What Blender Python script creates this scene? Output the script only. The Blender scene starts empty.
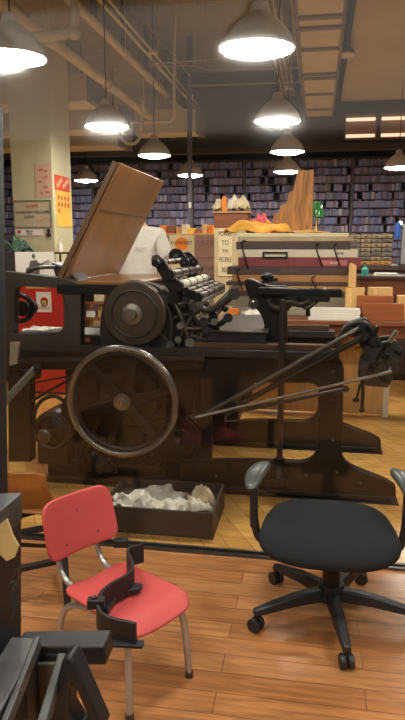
import bpy, bmesh, math, random
from mathutils import Vector, Matrix, noise
PI = math.pi
sc = bpy.context.scene
COL = sc.collection
random.seed(7)

# ------------------------------------------------------------------ camera
CAM_H, FPX, PITCH, YAW = 1.45, 640.0, math.radians(10.2), math.radians(10.0)
cd = bpy.data.cameras.new('camera')
cd.sensor_fit = 'VERTICAL'; cd.sensor_height = 36.0; cd.lens = 36.0 * FPX / 720.0
cd.clip_start = 0.05; cd.clip_end = 100
cam = bpy.data.objects.new('camera', cd); COL.objects.link(cam)
cam.location = (0, 0, CAM_H); cam.rotation_euler = (PI / 2 - PITCH, 0, YAW)
sc.camera = cam
# ------------------------------------------------------------------ world, exposure
w = bpy.data.worlds.new('room_light'); sc.world = w; w.use_nodes = True
bg = w.node_tree.nodes['Background']
bg.inputs[0].default_value = (1.0, 0.89, 0.77, 1); bg.inputs[1].default_value = 1.05
LAMP_POWER = 64.0
sc.view_settings.view_transform = 'Standard'; sc.view_settings.look = 'None'
sc.view_settings.gamma = 1.0; sc.view_settings.use_curve_mapping = False
sc.view_settings.exposure = 0.0
sc.cycles.max_bounces = 8; sc.cycles.transparent_max_bounces = 12
sc.cycles.use_denoising = True
sc.cycles.sample_clamp_indirect = 6.0

# ------------------------------------------------------------------ where a sight line of the camera meets a plane of the room
_fh = Vector((-math.sin(YAW), math.cos(YAW), 0)); _r = Vector((math.cos(YAW), math.sin(YAW), 0)); _z = Vector((0, 0, 1))
_f = _fh * math.cos(PITCH) - _z * math.sin(PITCH); _u = _z * math.cos(PITCH) + _fh * math.sin(PITCH)
def _ray(x, y): return _f + _r * (x - 202.5) / FPX - _u * (y - 360) / FPX
def at(x, y, Y):
    d = _ray(x, y); return Vector((0, 0, CAM_H)) + d * (Y / d.y)
def on(x, y, z):
    d = _ray(x, y); return Vector((0, 0, CAM_H)) + d * ((z - CAM_H) / d.z)

# ------------------------------------------------------------------ materials
def srgb(c):
    return tuple(((v / 255) / 12.92 if v / 255 <= 0.04045 else ((v / 255 + 0.055) / 1.055) ** 2.4) for v in c) + (1,)
_M = {}
def mat(name, rgb, rough=0.6, metal=0.0, var=0.12, scale=6.0, bump=0.0, stretch=None, coat=0.0):
    if name in _M: return _M[name]
    m = bpy.data.materials.new(name); m.use_nodes = True; nt = m.node_tree
    b = nt.nodes['Principled BSDF']; c = srgb(rgb)
    b.inputs['Roughness'].default_value = rough; b.inputs['Metallic'].default_value = metal
    if coat: b.inputs['Coat Weight'].default_value = coat; b.inputs['Coat Roughness'].default_value = 0.15
    tc = nt.nodes.new('ShaderNodeTexCoord'); mp = nt.nodes.new('ShaderNodeMapping')
    if stretch: mp.inputs['Scale'].default_value = stretch
    nz = nt.nodes.new('ShaderNodeTexNoise'); nz.inputs['Scale'].default_value = scale; nz.inputs['Detail'].default_value = 5
    rp = nt.nodes.new('ShaderNodeValToRGB')
    rp.color_ramp.elements[0].position = 0.3; rp.color_ramp.elements[1].position = 0.7
    rp.color_ramp.elements[0].color = tuple(v * (1 - var) for v in c[:3]) + (1,)
    rp.color_ramp.elements[1].color = tuple(min(1, v * (1 + var)) for v in c[:3]) + (1,)
    nt.links.new(tc.outputs['Object'], mp.inputs[0]); nt.links.new(mp.outputs[0], nz.inputs['Vector'])
    nt.links.new(nz.outputs['Fac'], rp.inputs[0]); nt.links.new(rp.outputs[0], b.inputs['Base Color'])
    if bump:
        bp = nt.nodes.new('ShaderNodeBump'); bp.inputs['Strength'].default_value = bump; bp.inputs['Distance'].default_value = 0.01
        nt.links.new(nz.outputs['Fac'], bp.inputs['Height']); nt.links.new(bp.outputs[0], b.inputs['Normal'])
    _M[name] = m; return m
def emit(name, rgb, s):
    m = bpy.data.materials.new(name); m.use_nodes = True; nt = m.node_tree; nt.nodes.clear()
    e = nt.nodes.new('ShaderNodeEmission'); e.inputs[0].default_value = srgb(rgb); e.inputs[1].default_value = s
    o = nt.nodes.new('ShaderNodeOutputMaterial'); nt.links.new(e.outputs[0], o.inputs[0]); return m
def planks(name, c1, c2, mortar, width, length, rot, rough):
    m = bpy.data.materials.new(name); m.use_nodes = True; nt = m.node_tree; b = nt.nodes['Principled BSDF']
    tc = nt.nodes.new('ShaderNodeTexCoord'); mp = nt.nodes.new('ShaderNodeMapping'); mp.inputs['Rotation'].default_value = (0, 0, rot)
    br = nt.nodes.new('ShaderNodeTexBrick'); br.inputs['Scale'].default_value = 1.0
    br.inputs['Brick Width'].default_value = length; br.inputs['Row Height'].default_value = width
    br.inputs['Mortar Size'].default_value = 0.0022; br.inputs['Mortar Smooth'].default_value = 0.2; br.offset = 0.37
    br.inputs['Color1'].default_value = srgb(c1); br.inputs['Color2'].default_value = srgb(c2); br.inputs['Mortar'].default_value = srgb(mortar)
    mp2 = nt.nodes.new('ShaderNodeMapping'); mp2.inputs['Rotation'].default_value = (0, 0, rot); mp2.inputs['Scale'].default_value = (2.2, 26, 1)
    nz = nt.nodes.new('ShaderNodeTexNoise'); nz.inputs['Scale'].default_value = 1.6; nz.inputs['Detail'].default_value = 7; nz.inputs['Distortion'].default_value = 1.2
    n2 = nt.nodes.new('ShaderNodeTexNoise'); n2.inputs['Scale'].default_value = 3.1; n2.inputs['Detail'].default_value = 3
    mx = nt.nodes.new('ShaderNodeMix'); mx.data_type = 'RGBA'; mx.blend_type = 'MULTIPLY'; mx.inputs['Factor'].default_value = 0.75
    rp = nt.nodes.new('ShaderNodeValToRGB'); rp.color_ramp.elements[0].position = 0.3; rp.color_ramp.elements[0].color = (0.55, 0.5, 0.46, 1)
    rp.color_ramp.elements[1].position = 0.62; rp.color_ramp.elements[1].color = (1.08, 1.04, 1.0, 1)
    mx3 = nt.nodes.new('ShaderNodeMix'); mx3.data_type = 'RGBA'; mx3.blend_type = 'MULTIPLY'; mx3.inputs['Factor'].default_value = 0.5
    rp2 = nt.nodes.new('ShaderNodeValToRGB'); rp2.color_ramp.elements[0].position = 0.35; rp2.color_ramp.elements[0].color = (0.72, 0.7, 0.68, 1)
    rp2.color_ramp.elements[1].position = 0.65; rp2.color_ramp.elements[1].color = (1.1, 1.1, 1.1, 1)
    L = nt.links.new
    L(tc.outputs['Object'], mp.inputs[0]); L(mp.outputs[0], br.inputs['Vector']); L(tc.outputs['Object'], mp2.inputs[0]); L(mp2.outputs[0], nz.inputs['Vector'])
    L(tc.outputs['Object'], n2.inputs['Vector']); L(n2.outputs['Fac'], rp2.inputs[0])
    L(nz.outputs['Fac'], rp.inputs[0]); L(br.outputs['Color'], mx.inputs[6]); L(rp.outputs[0], mx.inputs[7])
    L(mx.outputs[2], mx3.inputs[6]); L(rp2.outputs[0], mx3.inputs[7]); L(mx3.outputs[2], b.inputs['Base Color'])
    bp = nt.nodes.new('ShaderNodeBump'); bp.inputs['Strength'].default_value = 0.15; bp.inputs['Distance'].default_value = 0.004
    L(br.outputs['Fac'], bp.inputs['Height']); bp.invert = True; L(bp.outputs[0], b.inputs['Normal'])
    b.inputs['Roughness'].default_value = rough; b.inputs['Specular IOR Level'].default_value = 0.45
    return m
def pane_glass(name, tint=(0.985, 0.99, 0.985)):
    m = bpy.data.materials.new(name); m.use_nodes = True; nt = m.node_tree; nt.nodes.clear()
    t = nt.nodes.new('ShaderNodeBsdfTransparent'); t.inputs[0].default_value = tint + (1,)
    g = nt.nodes.new('ShaderNodeBsdfGlossy'); g.inputs['Roughness'].default_value = 0.07; g.inputs[0].default_value = (1, 1, 1, 1)
    fr = nt.nodes.new('ShaderNodeFresnel'); fr.inputs[0].default_value = 1.42
    mx = nt.nodes.new('ShaderNodeMixShader'); o = nt.nodes.new('ShaderNodeOutputMaterial')
    nt.links.new(fr.outputs[0], mx.inputs[0]); nt.links.new(t.outputs[0], mx.inputs[1]); nt.links.new(g.outputs[0], mx.inputs[2]); nt.links.new(mx.outputs[0], o.inputs[0])
    return m

FLOOR_F = planks('amber_plank_floor', (200, 144, 92), (180, 122, 74), (146, 96, 58), 0.1, 1.3, 0.0, 0.2)
FLOOR_B = planks('honey_plank_floor', (234, 186, 106), (216, 164, 88), (168, 118, 60), 0.11, 1.5, math.radians(62), 0.24)
IRON = mat('black_iron', (34, 33, 33), 0.36, 0.55, 0.25, 9, 0.15)
IRON_B = mat('brown_black_iron', (34, 30, 28), 0.36, 0.35, 0.22, 7, 0.12)
IRON_R = mat('oily_machine_paint', (54, 49, 45), 0.4, 0.35, 0.25, 14, 0.1)
STEEL = mat('worn_steel', (150, 146, 138), 0.32, 0.9, 0.2, 18, 0.05)
STEEL_D = mat('dark_steel', (96, 92, 88), 0.36, 0.85, 0.25, 16, 0.05)
CHROME = mat('chrome_tube', (186, 184, 180), 0.22, 0.6, 0.06, 20)
BOARD = mat('brown_press_board', (142, 98, 58), 0.38, 0.25, 0.2, 3.5, 0.05, (1, 1, 0.35), 0.2)
BLACKP = mat('black_plastic', (40, 40, 41), 0.45, 0.0, 0.1, 12)
GREYP = mat('worn_grey_plastic', (80, 84, 82), 0.3, 0.0, 0.25, 9)
FABRIC = mat('black_fabric', (25, 26, 28), 0.95, 0.0, 0.18, 160, 0.25)
RED = mat('red_school_plastic', (198, 80, 78), 0.42, 0.0, 0.08, 5)
REDP = mat('red_enamel', (196, 46, 34), 0.45, 0.0, 0.1, 3)
WOOD_T = mat('red_brown_wood', (132, 76, 46), 0.4, 0.0, 0.22, 5, 0.05, (0.6, 6, 6))
WOOD_M = mat('mahogany_board', (158, 88, 46), 0.4, 0.0, 0.2, 5, 0.05, (0.8, 6, 6))
WOOD_L = mat('pale_wood', (222, 178, 112), 0.5, 0.0, 0.14, 6, 0.05, (6, 6, 0.8))
WOOD_TAN = mat('tan_wood', (186, 142, 88), 0.5, 0.0, 0.16, 5, 0.04, (1, 6, 6))
WOOD_O = mat('weathered_brown_wood', (182, 124, 64), 0.55, 0.0, 0.45, 10, 0.1, (5, 5, 0.6))
PLY = mat('varnished_plywood', (150, 96, 40), 0.35, 0.0, 0.3, 6, 0.04, (1, 1, 4))
CREAM = mat('cream_painted_plaster', (198, 192, 152), 0.6, 0.0, 0.05, 2)
GREYPAINT = mat('warm_grey_paint', (150, 138, 122), 0.7, 0.0, 0.06, 3)
CEIL = mat('ceiling_paint', (134, 128, 116), 0.8, 0.0, 0.1, 1.5)
DARKW = mat('dark_wall_paint', (84, 78, 74), 0.8, 0.0, 0.1, 2)
DUCT = mat('duct_panel_paint', (206, 192, 158), 0.6, 0.0, 0.08, 3)
DUCT_D = mat('duct_rib_paint', (120, 108, 96), 0.6, 0.0, 0.1, 5)
PIPE = mat('pipe_paint', (204, 192, 160), 0.55, 0.0, 0.1, 6)
SHADE = mat('taupe_shade_enamel', (206, 196, 182), 0.45, 0.1, 0.08, 6)
WHITE_IN = mat('white_enamel', (235, 230, 220), 0.4)
PAPER = mat('white_paper', (232, 226, 212), 0.8, 0.0, 0.04, 4)
PAPER_C = mat('cream_paper', (222, 208, 168), 0.8, 0.0, 0.06, 5)
INK = mat('black_ink', (38, 36, 36), 0.8)
INK_B = mat('blue_grey_ink', (74, 84, 92), 0.8)
INK_R = mat('red_ink', (206, 58, 44), 0.8)
INK_P = mat('pink_ink', (196, 116, 104), 0.8)
ORANGE = mat('orange_ink', (240, 140, 40), 0.7)
YELLOW = mat('yellow_ink', (238, 190, 70), 0.7)
MAUVE = mat('mauve_paper', (164, 128, 116), 0.8, 0.0, 0.08, 8)
MAUVE_D = mat('mauve_ink', (132, 96, 90), 0.8)
CLOTH_W = mat('white_cotton', (214, 208, 194), 0.9, 0.0, 0.06, 30, 0.1)
RAGM = mat('stained_white_rag', (226, 220, 206), 0.9, 0.0, 0.22, 9, 0.2)
CLOTH_O = mat('orange_cloth', (236, 172, 66), 0.85, 0.0, 0.15, 8, 0.2)
CLOTH_P = mat('pink_cloth', (226, 112, 122), 0.85, 0.0, 0.12, 8, 0.2)
CLOTH_T = mat('teal_cloth', (92, 122, 108), 0.85, 0.0, 0.4, 14, 0.2)
MAROON = mat('maroon_card', (122, 52, 56), 0.6, 0.0, 0.1, 5)
TRAY = mat('dark_brown_tray', (74, 54, 48), 0.5, 0.0, 0.15, 8)
GREYBOARD = mat('grey_board', (150, 140, 120), 0.7, 0.0, 0.15, 10)
SKIN = mat('skin', (196, 140, 112), 0.55, 0.0, 0.06, 8)
HAIR = mat('dark_hair', (52, 40, 32), 0.7, 0.0, 0.2, 40, 0.3)
DENIM = mat('dark_denim', (52, 58, 76), 0.9, 0.0, 0.12, 60, 0.1)
SHELF = mat('shelf_dark_wood', (96, 90, 104), 0.6, 0.0, 0.15, 5)
GREENG = mat('green_lamp_glass', (60, 150, 82), 0.15, 0.0, 0.15, 6, 0, None, 0.4)
BRASS = mat('brass', (190, 150, 80), 0.3, 0.9, 0.1, 8)
TEALP = mat('teal_plastic', (70, 170, 160), 0.4)
BLUEP = mat('blue_plastic', (50, 100, 190), 0.4)
BULB = emit('lamp_diffuser', (255, 249, 238), LAMP_POWER)
REFL_GLOW = emit('warm_reflection_glow', (255, 214, 178), 1.3)  # glow standing in for reflected light, no tube lamp there

# ------------------------------------------------------------------ building helpers
ROOT = {}
class B:
    def __init__(s): s.bm = bmesh.new()
    def bx(s, x0, x1, y0, y1, z0, z1, m=None):
        r = bmesh.ops.create_cube(s.bm, size=1)['verts']
        M = Matrix.Translation(((x0 + x1) / 2, (y0 + y1) / 2, (z0 + z1) / 2)) @ Matrix.Diagonal((abs(x1 - x0), abs(y1 - y0), abs(z1 - z0), 1))
        if m is not None: M = m @ M
        bmesh.ops.transform(s.bm, matrix=M, verts=r); return s
    def rbox(s, c, size, rot=(0, 0, 0)):
        r = bmesh.ops.create_cube(s.bm, size=1)['verts']
        from mathutils import Euler
        M = Matrix.Translation(c) @ Euler(rot).to_matrix().to_4x4() @ Matrix.Diagonal(tuple(size) + (1,))
        bmesh.ops.transform(s.bm, matrix=M, verts=r); return s
    def bar(s, p, q, wd, ht, up=(0, 0, 1)):
        p, q = Vector(p), Vector(q); d = q - p; x = d.normalized(); u = Vector(up)
        y = u.cross(x); y = y.normalized() if y.length > 1e-6 else Vector((0, 1, 0)); z = x.cross(y)
        M = Matrix((x, y, z)).transposed().to_4x4(); M.translation = (p + q) / 2
        r = bmesh.ops.create_cube(s.bm, size=1)['verts']
        bmesh.ops.transform(s.bm, matrix=M @ Matrix.Diagonal((d.length, wd, ht, 1)), verts=r); return s
    def cyl(s, p, q, r, r2=None, n=20):
        p, q = Vector(p), Vector(q); d = q - p
        v = bmesh.ops.create_cone(s.bm, cap_ends=True, segments=n, radius1=r, radius2=r if r2 is None else r2, depth=d.length)['verts']
        M = d.to_track_quat('Z', 'Y').to_matrix().to_4x4(); M.translation = (p + q) / 2
        bmesh.ops.transform(s.bm, matrix=M, verts=v); return s
    def ball(s, c, r, n=14):
        v = bmesh.ops.create_uvsphere(s.bm, u_segments=n, v_segments=max(6, n // 2 + 2), radius=1)['verts']
        r = r if isinstance(r, (tuple, list)) else (r, r, r)
        bmesh.ops.transform(s.bm, matrix=Matrix.Translation(c) @ Matrix.Diagonal(tuple(r) + (1,)), verts=v); return s
    def tube(s, pts, r, n=10, smooth=0):
        P = [Vector(p) for p in pts]
        for _ in range(smooth):
            Q = [P[0]]
            for a, b in zip(P, P[1:]): Q += [a.lerp(b, .25), a.lerp(b, .75)]
            P = Q + [P[-1]]
        rings = []; ref = None
        for i, p in enumerate(P):
            t = (P[min(i + 1, len(P) - 1)] - P[max(i - 1, 0)]).normalized()
            if ref is None: ref = t.orthogonal().normalized()
            ref = (ref - t * ref.dot(t)).normalized(); b = t.cross(ref)
            rr = r if not callable(r) else r(i / (len(P) - 1))
            rings.append([s.bm.verts.new(p + (ref * math.cos(2 * PI * k / n) + b * math.sin(2 * PI * k / n)) * rr) for k in range(n)])
        for a, b in zip(rings, rings[1:]):
            for k in range(n): s.bm.faces.new((a[k], a[(k + 1) % n], b[(k + 1) % n], b[k]))
        s.bm.faces.new(rings[0][::-1]); s.bm.faces.new(rings[-1]); return s
    def lathe(s, prof, c=(0, 0, 0), axis='Z', n=32):
        c = Vector(c); rings = []
        def P(r, h, a):
            x, y = r * math.cos(a), r * math.sin(a)
            return c + (Vector((x, y, h)) if axis == 'Z' else Vector((x, h, y)) if axis == 'Y' else Vector((h, x, y)))
        for r, h in prof:
            rings.append([s.bm.verts.new(P(max(r, 1e-4), h, 2 * PI * k / n)) for k in range(n)])
        for a, b in zip(rings, rings[1:]):
            for k in range(n): s.bm.faces.new((a[k], a[(k + 1) % n], b[(k + 1) % n], b[k]))
        s.bm.faces.new(rings[0][::-1]); s.bm.faces.new(rings[-1]); return s
    def torus(s, c, R, r, axis='Y', n=40, k=10):
        c = Vector(c); rings = []
        for i in range(n):
            a = 2 * PI * i / n; ring = []
            for j in range(k):
                b = 2 * PI * j / k; rr = R + r * math.cos(b); h = r * math.sin(b)
                v = Vector((rr * math.cos(a), h, rr * math.sin(a))) if axis == 'Y' else Vector((rr * math.cos(a), rr * math.sin(a), h))
                ring.append(s.bm.verts.new(c + v))
            rings.append(ring)
        for i in range(n):
            a, b = rings[i], rings[(i + 1) % n]
            for j in range(k): s.bm.faces.new((a[j], a[(j + 1) % k], b[(j + 1) % k], b[j]))
        return s
    def prism(s, pts, depth):
        d = Vector(depth); P = [Vector(p) for p in pts]
        a = [s.bm.verts.new(p) for p in P]; b = [s.bm.verts.new(p + d) for p in P]; n = len(a)
        s.bm.faces.new(a); s.bm.faces.new(b[::-1])
        for i in range(n): s.bm.faces.new((a[i], b[i], b[(i + 1) % n], a[(i + 1) % n]))
        return s
    def px(s, poly, Y, depth): return s.prism([at(x, y, Y) for x, y in poly], (0, depth, 0))
    def plate(s, outer, holes, Y, depth):
        """upright plate facing the viewer: outline and openings as (X, Z) lists"""
        c = bpy.data.curves.new('tmp', 'CURVE'); c.dimensions = '2D'; c.fill_mode = 'BOTH'; c.extrude = depth / 2
        for poly in [outer] + holes:
            sp = c.splines.new('POLY'); sp.points.add(len(poly) - 1); sp.use_cyclic_u = True
            for p, (x, z) in zip(sp.points, poly): p.co = (x, z, 0, 1)
        o = bpy.data.objects.new('tmp', c); me = bpy.data.meshes.new_from_object(o)
        t = bmesh.new(); t.from_mesh(me)
        for v in t.verts: v.co = Vector((v.co.x, Y + depth / 2 - v.co.z, v.co.y))
        bmesh.ops.remove_doubles(t, verts=t.verts, dist=1e-5)
        t.to_mesh(me); t.free(); s.bm.from_mesh(me)
        bpy.data.objects.remove(o); bpy.data.meshes.remove(me); bpy.data.curves.remove(c); return s
    def sheet(s, fn, nu, nv):
        g = [[s.bm.verts.new(fn(i / nu, j / nv)) for j in range(nv + 1)] for i in range(nu + 1)]
        for i in range(nu):
            for j in range(nv): s.bm.faces.new((g[i][j], g[i + 1][j], g[i + 1][j + 1], g[i][j + 1]))
        return s
    def build(s, name, material, parent=None, label=None, cat=None, group=None, kind=None, bevel=0.0, smooth=True, solid=0.0, subsurf=0):
        bm = s.bm
        bmesh.ops.recalc_face_normals(bm, faces=bm.faces)
        if parent is not None: org = ROOT[parent]
        else:
            co = [v.co for v in bm.verts]
            org = Vector(((min(c.x for c in co) + max(c.x for c in co)) / 2, (min(c.y for c in co) + max(c.y for c in co)) / 2, min(c.z for c in co)))
        bmesh.ops.translate(bm, verts=bm.verts, vec=-org)
        me = bpy.data.meshes.new(name); bm.to_mesh(me); bm.free(); me.materials.append(material)
        o = bpy.data.objects.new(name, me); COL.objects.link(o)
        if parent is not None: o.parent = parent
        else: o.location = org
        ROOT[o] = org
        if smooth:
            me.polygons.foreach_set('use_smooth', [True] * len(me.polygons))
            try: me.set_sharp_from_angle(angle=math.radians(38))
            except Exception: pass
        if solid: md = o.modifiers.new('thickness', 'SOLIDIFY'); md.thickness = solid; md.offset = 0
        if bevel:
            md = o.modifiers.new('bevel', 'BEVEL'); md.width = bevel; md.segments = 2; md.limit_method = 'ANGLE'; md.angle_limit = math.radians(40)
        if subsurf: md = o.modifiers.new('subsurf', 'SUBSURF'); md.levels = subsurf; md.render_levels = subsurf
        return tag(o, label, cat, group, kind)
def tag(o, label=None, cat=None, group=None, kind=None):
    if label: o['label'] = label
    if cat: o['category'] = cat
    if group: o['group'] = group
    if kind: o['kind'] = kind
    return o
def thing(name, loc, label, cat, group=None):
    o = bpy.data.objects.new(name, None); o.empty_display_size = 0.1; COL.objects.link(o); o.location = loc
    ROOT[o] = Vector(loc); return tag(o, label, cat, group)
def copy_thing(o, loc, label=None, parent=None):
    c = o.copy(); COL.objects.link(c)
    if parent is not None: c.parent = parent
    else:
        c.location = loc
        if label: c['label'] = label
    for ch in list(o.children): copy_thing(ch, None, None, c)
    return c
def text(body, size, place, rot, material, parent, name='lettering', width=1.0, ext=0.0008):
    c = bpy.data.curves.new('tmp', 'FONT'); c.body = body; c.size = size; c.extrude = ext; c.align_x = 'CENTER'; c.align_y = 'CENTER'; c.resolution_u = 3
    o = bpy.data.objects.new('tmp', c); me = bpy.data.meshes.new_from_object(o); bpy.data.objects.remove(o); bpy.data.curves.remove(c)
    b = B(); b.bm.from_mesh(me); bpy.data.meshes.remove(me)
    from mathutils import Euler
    M = Matrix.Translation(place) @ Euler(rot).to_matrix().to_4x4() @ Matrix.Diagonal((width, 1, 1, 1))
    bmesh.ops.transform(b.bm, matrix=M, verts=b.bm.verts)
    return b.build(name, material, parent, smooth=False)
FACE = (PI / 2, 0, 0)
def struct(b, name, m, parent=None): return b.build(name, m, parent, kind='structure', smooth=False)
def rag(name, c, sx, sy, h, rz, seed, m, label, cat, group=None, parent=None, amp=1.0, solid=0.004):
    b = B(); cz, sz = math.cos(rz), math.sin(rz)
    def fn(u, v):
        x, y = (u - .5) * sx, (v - .5) * sy
        n = noise.fractal(Vector((u * 3.2 + seed * 3.7, v * 3.2, seed)), 1.0, 2.0, 4)
        n2 = noise.noise(Vector((u * 2 + seed, v * 2 + 9, seed * 2)))
        e = min(u, 1 - u, v, 1 - v)
        x += noise.noise(Vector((u * 3, v * 3, seed + 5))) * sx * .2; y += noise.noise(Vector((u * 3, v * 3, seed + 8))) * sy * .25
        z = h * (.18 + .5 * min(1, e * 4) + amp * .55 * n + .25 * n2 * min(1, e * 3)); z = max(z, 0.004)
        return Vector((c[0] + x * cz - y * sz, c[1] + x * sz + y * cz, c[2] + z))
    b.sheet(fn, 26, 18)
    return b.build(name, m, parent, label, cat, group, solid=solid)

# ================================================================== SETTING
GY = 2.82                                   # the glass partition
X0, X1, YB, ZC = -8.0, 3.2, 12.9, 4.3
struct(B().bx(X0, X1, -2.5, GY, -0.1, 0), 'floor', FLOOR_F)
struct(B().bx(X0, X1, GY, YB, -0.1, 0), 'floor', FLOOR_B)
struct(B().bx(X0, X1, -2.5, YB, ZC, ZC + 0.1), 'ceiling', CEIL)
struct(B().bx(X0, X1, YB, YB + 0.1, 0, ZC), 'wall_back', DARKW)
struct(B().bx(X0 - 0.1, X0, -2.5, YB, 0, ZC), 'wall_left', DARKW)
struct(B().bx(X1, X1 + 0.1, -2.5, YB, 0, ZC), 'wall_right', DARKW)
struct(B().bx(X0, X1, -2.6, -2.5, 0, 2.8), 'wall_haze_blocker', mat('unseen_wall_dark', (62, 56, 52), .8))  # unseen wall, its height set to shape the haze reflected in the glass
# floor channel that holds the glass, and the glass
tr = struct(B().bx(X0, X1, GY - 0.03, GY - 0.012, 0, 0.012).bx(X0, X1, GY + 0.012, GY + 0.03, 0, 0.012), 'trim_1', STEEL_D)
struct(B().bx(X0, X1, GY - 0.012, GY + 0.012, 0, 0.004), 'trim_2', INK)
struct(B().bx(X0, X1, GY - 0.005, GY + 0.005, 0.004, ZC), 'window_1', pane_glass('clear_pane'))
# bulkhead across the far end
struct(B().bx(X0, 0.55, 11.3, 11.6, 3.02, ZC).bx(0.55, X1, 11.3, 11.6, 3.02, ZC), 'wall_bulkhead', DARKW)
struct(B().bx(X0, X1, 11.2, 11.3, 2.99, 3.08), 'trim_3', mat('dark_trim', (66, 58, 54), 0.6))
# soffit on the right of the duct
struct(B().bx(0.30, X1, 3.0, 11.2, 3.74, ZC - 0.002), 'ceiling_soffit', mat('soffit_paint', (186, 172, 142), 0.7, 0, 0.08, 1.2))
# light reflected in the glass, built as a frame with glowing strips
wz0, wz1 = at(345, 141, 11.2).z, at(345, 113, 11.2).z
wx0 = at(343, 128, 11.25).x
wn = struct(B().plate([(wx0, wz0), (3.0, wz0), (3.0, wz1), (wx0, wz1)], [[(wx0 + .03 + k * .56, wz0 + .03), (wx0 + .53 + k * .56, wz0 + .03), (wx0 + .53 + k * .56, wz1 - .03), (wx0 + .03 + k * .56, wz1 - .03)] for k in range(3)], 11.17, 0.1), 'reflection_frame', mat('reflection_frame_dark', (88, 74, 64), 0.6))
struct(B().bx(wx0, 3.0, 11.262, 11.28, wz0, wz1), 'reflection_back', mat('reflection_brown', (150, 112, 90), 0.6), wn)
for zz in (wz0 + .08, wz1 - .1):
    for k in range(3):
        B().cyl((wx0 + .05 + k * .56, 11.235, zz), (wx0 + .51 + k * .56, 11.235, zz), 0.026, n=12).build('reflection_strip', REFL_GLOW, wn)
# the square column
cx0, cx1 = at(13, 200, 6.5).x, at(53, 200, 6.5).x
struct(B().bx(cx0, cx1, 6.5, 7.03, 0, ZC), 'column_1', CREAM)

# ------------------------------------------------------------------ ceiling services
d = thing('ceiling_duct', (0, 7.5, 3.5), 'long boxed tan ceiling duct with cross ribs, running over the bookcases', 'duct')
B().bx(-0.25, 0.18, 3.2, 11.2, 3.52, 3.95).build('duct_body', DUCT, d)
for yy in (18, 29, 50, 75, 79, 95, 110, 121):
    p = on(320, yy, 3.5)
    if p.y < 11.1: B().bx(-0.27, 0.20, p.y - .035, p.y + .035, 3.495, 3.96).build('rib', DUCT_D, d)
B().bx(-0.265, -0.235, 3.2, 11.2, 3.5, 3.97).bx(0.165, 0.195, 3.2, 11.2, 3.5, 3.97).build('corner_angle', DUCT_D, d)
for k in (0, 1, 2, 3, 4, 5, 6, 7, 8, 11, 12):
    x = -0.66 + k * 0.03
    B().cyl((x, 3.4, 3.86), (x, 11.25, 3.86), 0.0095, n=8).build('conduit', PIPE if k % 2 else DUCT_D, None,
        'thin ceiling conduit in the bank of parallel conduits beside the ribbed duct', 'pipe', 'bank of ceiling conduits')
for (x, z, r, lb) in ((-2.47, 3.3, .055, 'thick tan pipe running lowest along the ceiling above the column'), (-2.25, 3.62, .045, 'tan ceiling pipe beside the big duct, above the thick low pipe'), (-2.12, 3.75, .018, 'slim brown conduit along the edge of the big ceiling duct'), (-2.06, 3.78, .014, 'thinnest conduit on the open side of the big ceiling duct')):
    b = B().cyl((x, 2.95, z), (x, 11.2, z), r, n=14)
    if r > .03:
        for yy in (4.3, 5.9, 7.6, 9.2): b.cyl((x, yy, z), (x, yy + .09, z), r * 1.22, n=14).cyl((x, yy + .04, z), (x, yy + .04, ZC), .008, n=6)
    b.build('ceiling_pipe', PIPE, None, lb, 'pipe')
d = thing('ceiling_duct', (-3.2, 7.0, 3.6), 'wide boxed duct with flat sides over the cream column', 'duct')
B().bx(-4.6, -2.35, 2.95, 11.2, 3.72, ZC - .004).build('duct_body', mat('taupe_duct_paint', (160, 148, 126), .6), d)
for k in range(7): B().bx(-2.37, -2.3, 3.6 + k * 1.05, 3.66 + k * 1.05, 3.70, ZC - .004).build('rib', DUCT_D, d)
for (x0, x1, y0, y1, z0, z1, lb) in ((-4.5, -2.55, 7.3, 7.75, 3.05, 3.35, 'low tan cross duct just behind the cream column top'), (-4.9, -2.5, 8.3, 8.75, 2.92, 3.2, 'middle tan cross duct hanging behind the cream column'), (-5.2, -2.85, 9.4, 9.9, 2.88, 3.16, 'farthest low tan cross duct behind the cream column'), (-2.75, -1.75, 9.7, 10.1, 3.08, 3.42, 'short boxed tan duct end above the slanted brown board')):
    q = thing('cross_duct', ((x0 + x1) / 2, (y0 + y1) / 2, z0), lb, 'duct')
    B().bx(x0, x1, y0, y1, z0, z1).build('duct_body', DUCT, q, bevel=.01)
    B().bx(x1 - .06, x1 + .012, y0 - .012, y1 + .012, z0 - .012, z1 + .012).build('flange', DUCT_D, q, bevel=.004)
    B().cyl((x1 - .2, (y0 + y1) / 2, z1), (x1 - .2, (y0 + y1) / 2, 3.73 if x1 < -2.3 else ZC), .008, n=6).build('hanger', DUCT_D, q)
q = thing('branch_pipe', (-2.4, 5.5, 3.4), 'short tan branch pipe with elbow crossing to the thick ceiling pipe', 'pipe')
B().tube([at(33, 37, 5.4), at(62, 35, 5.4), at(74, 31, 5.4), at(75, 8, 5.4)], .04, 12, 1).build('pipe_run', PIPE, q)
B().ball(at(74, 33, 5.4), .055).build('elbow', PIPE, q)
B().cyl(at(74, 12, 5.4), Vector((at(74, 12, 5.4).x, 5.4, 3.73)), .03).build('drop', PIPE, q)
B().tube([at(130, 122, 8.5), at(171, 121, 8.5), at(174, 116, 8.5), at(175, -10, 8.5)], .022, 10, 0).build('drop_pipe', PIPE, None, 'tan drop pipe turning level above the far lamp row', 'pipe')
B().tube([at(119, 132, 8.02), at(126, 145, 8.02), at(141, 142, 8.02), at(143, 100, 8.02)], .02, 10, 2).build('bent_pipe', PIPE, None, 'small bent tan pipe hanging under the ceiling near second lamp', 'pipe')
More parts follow.
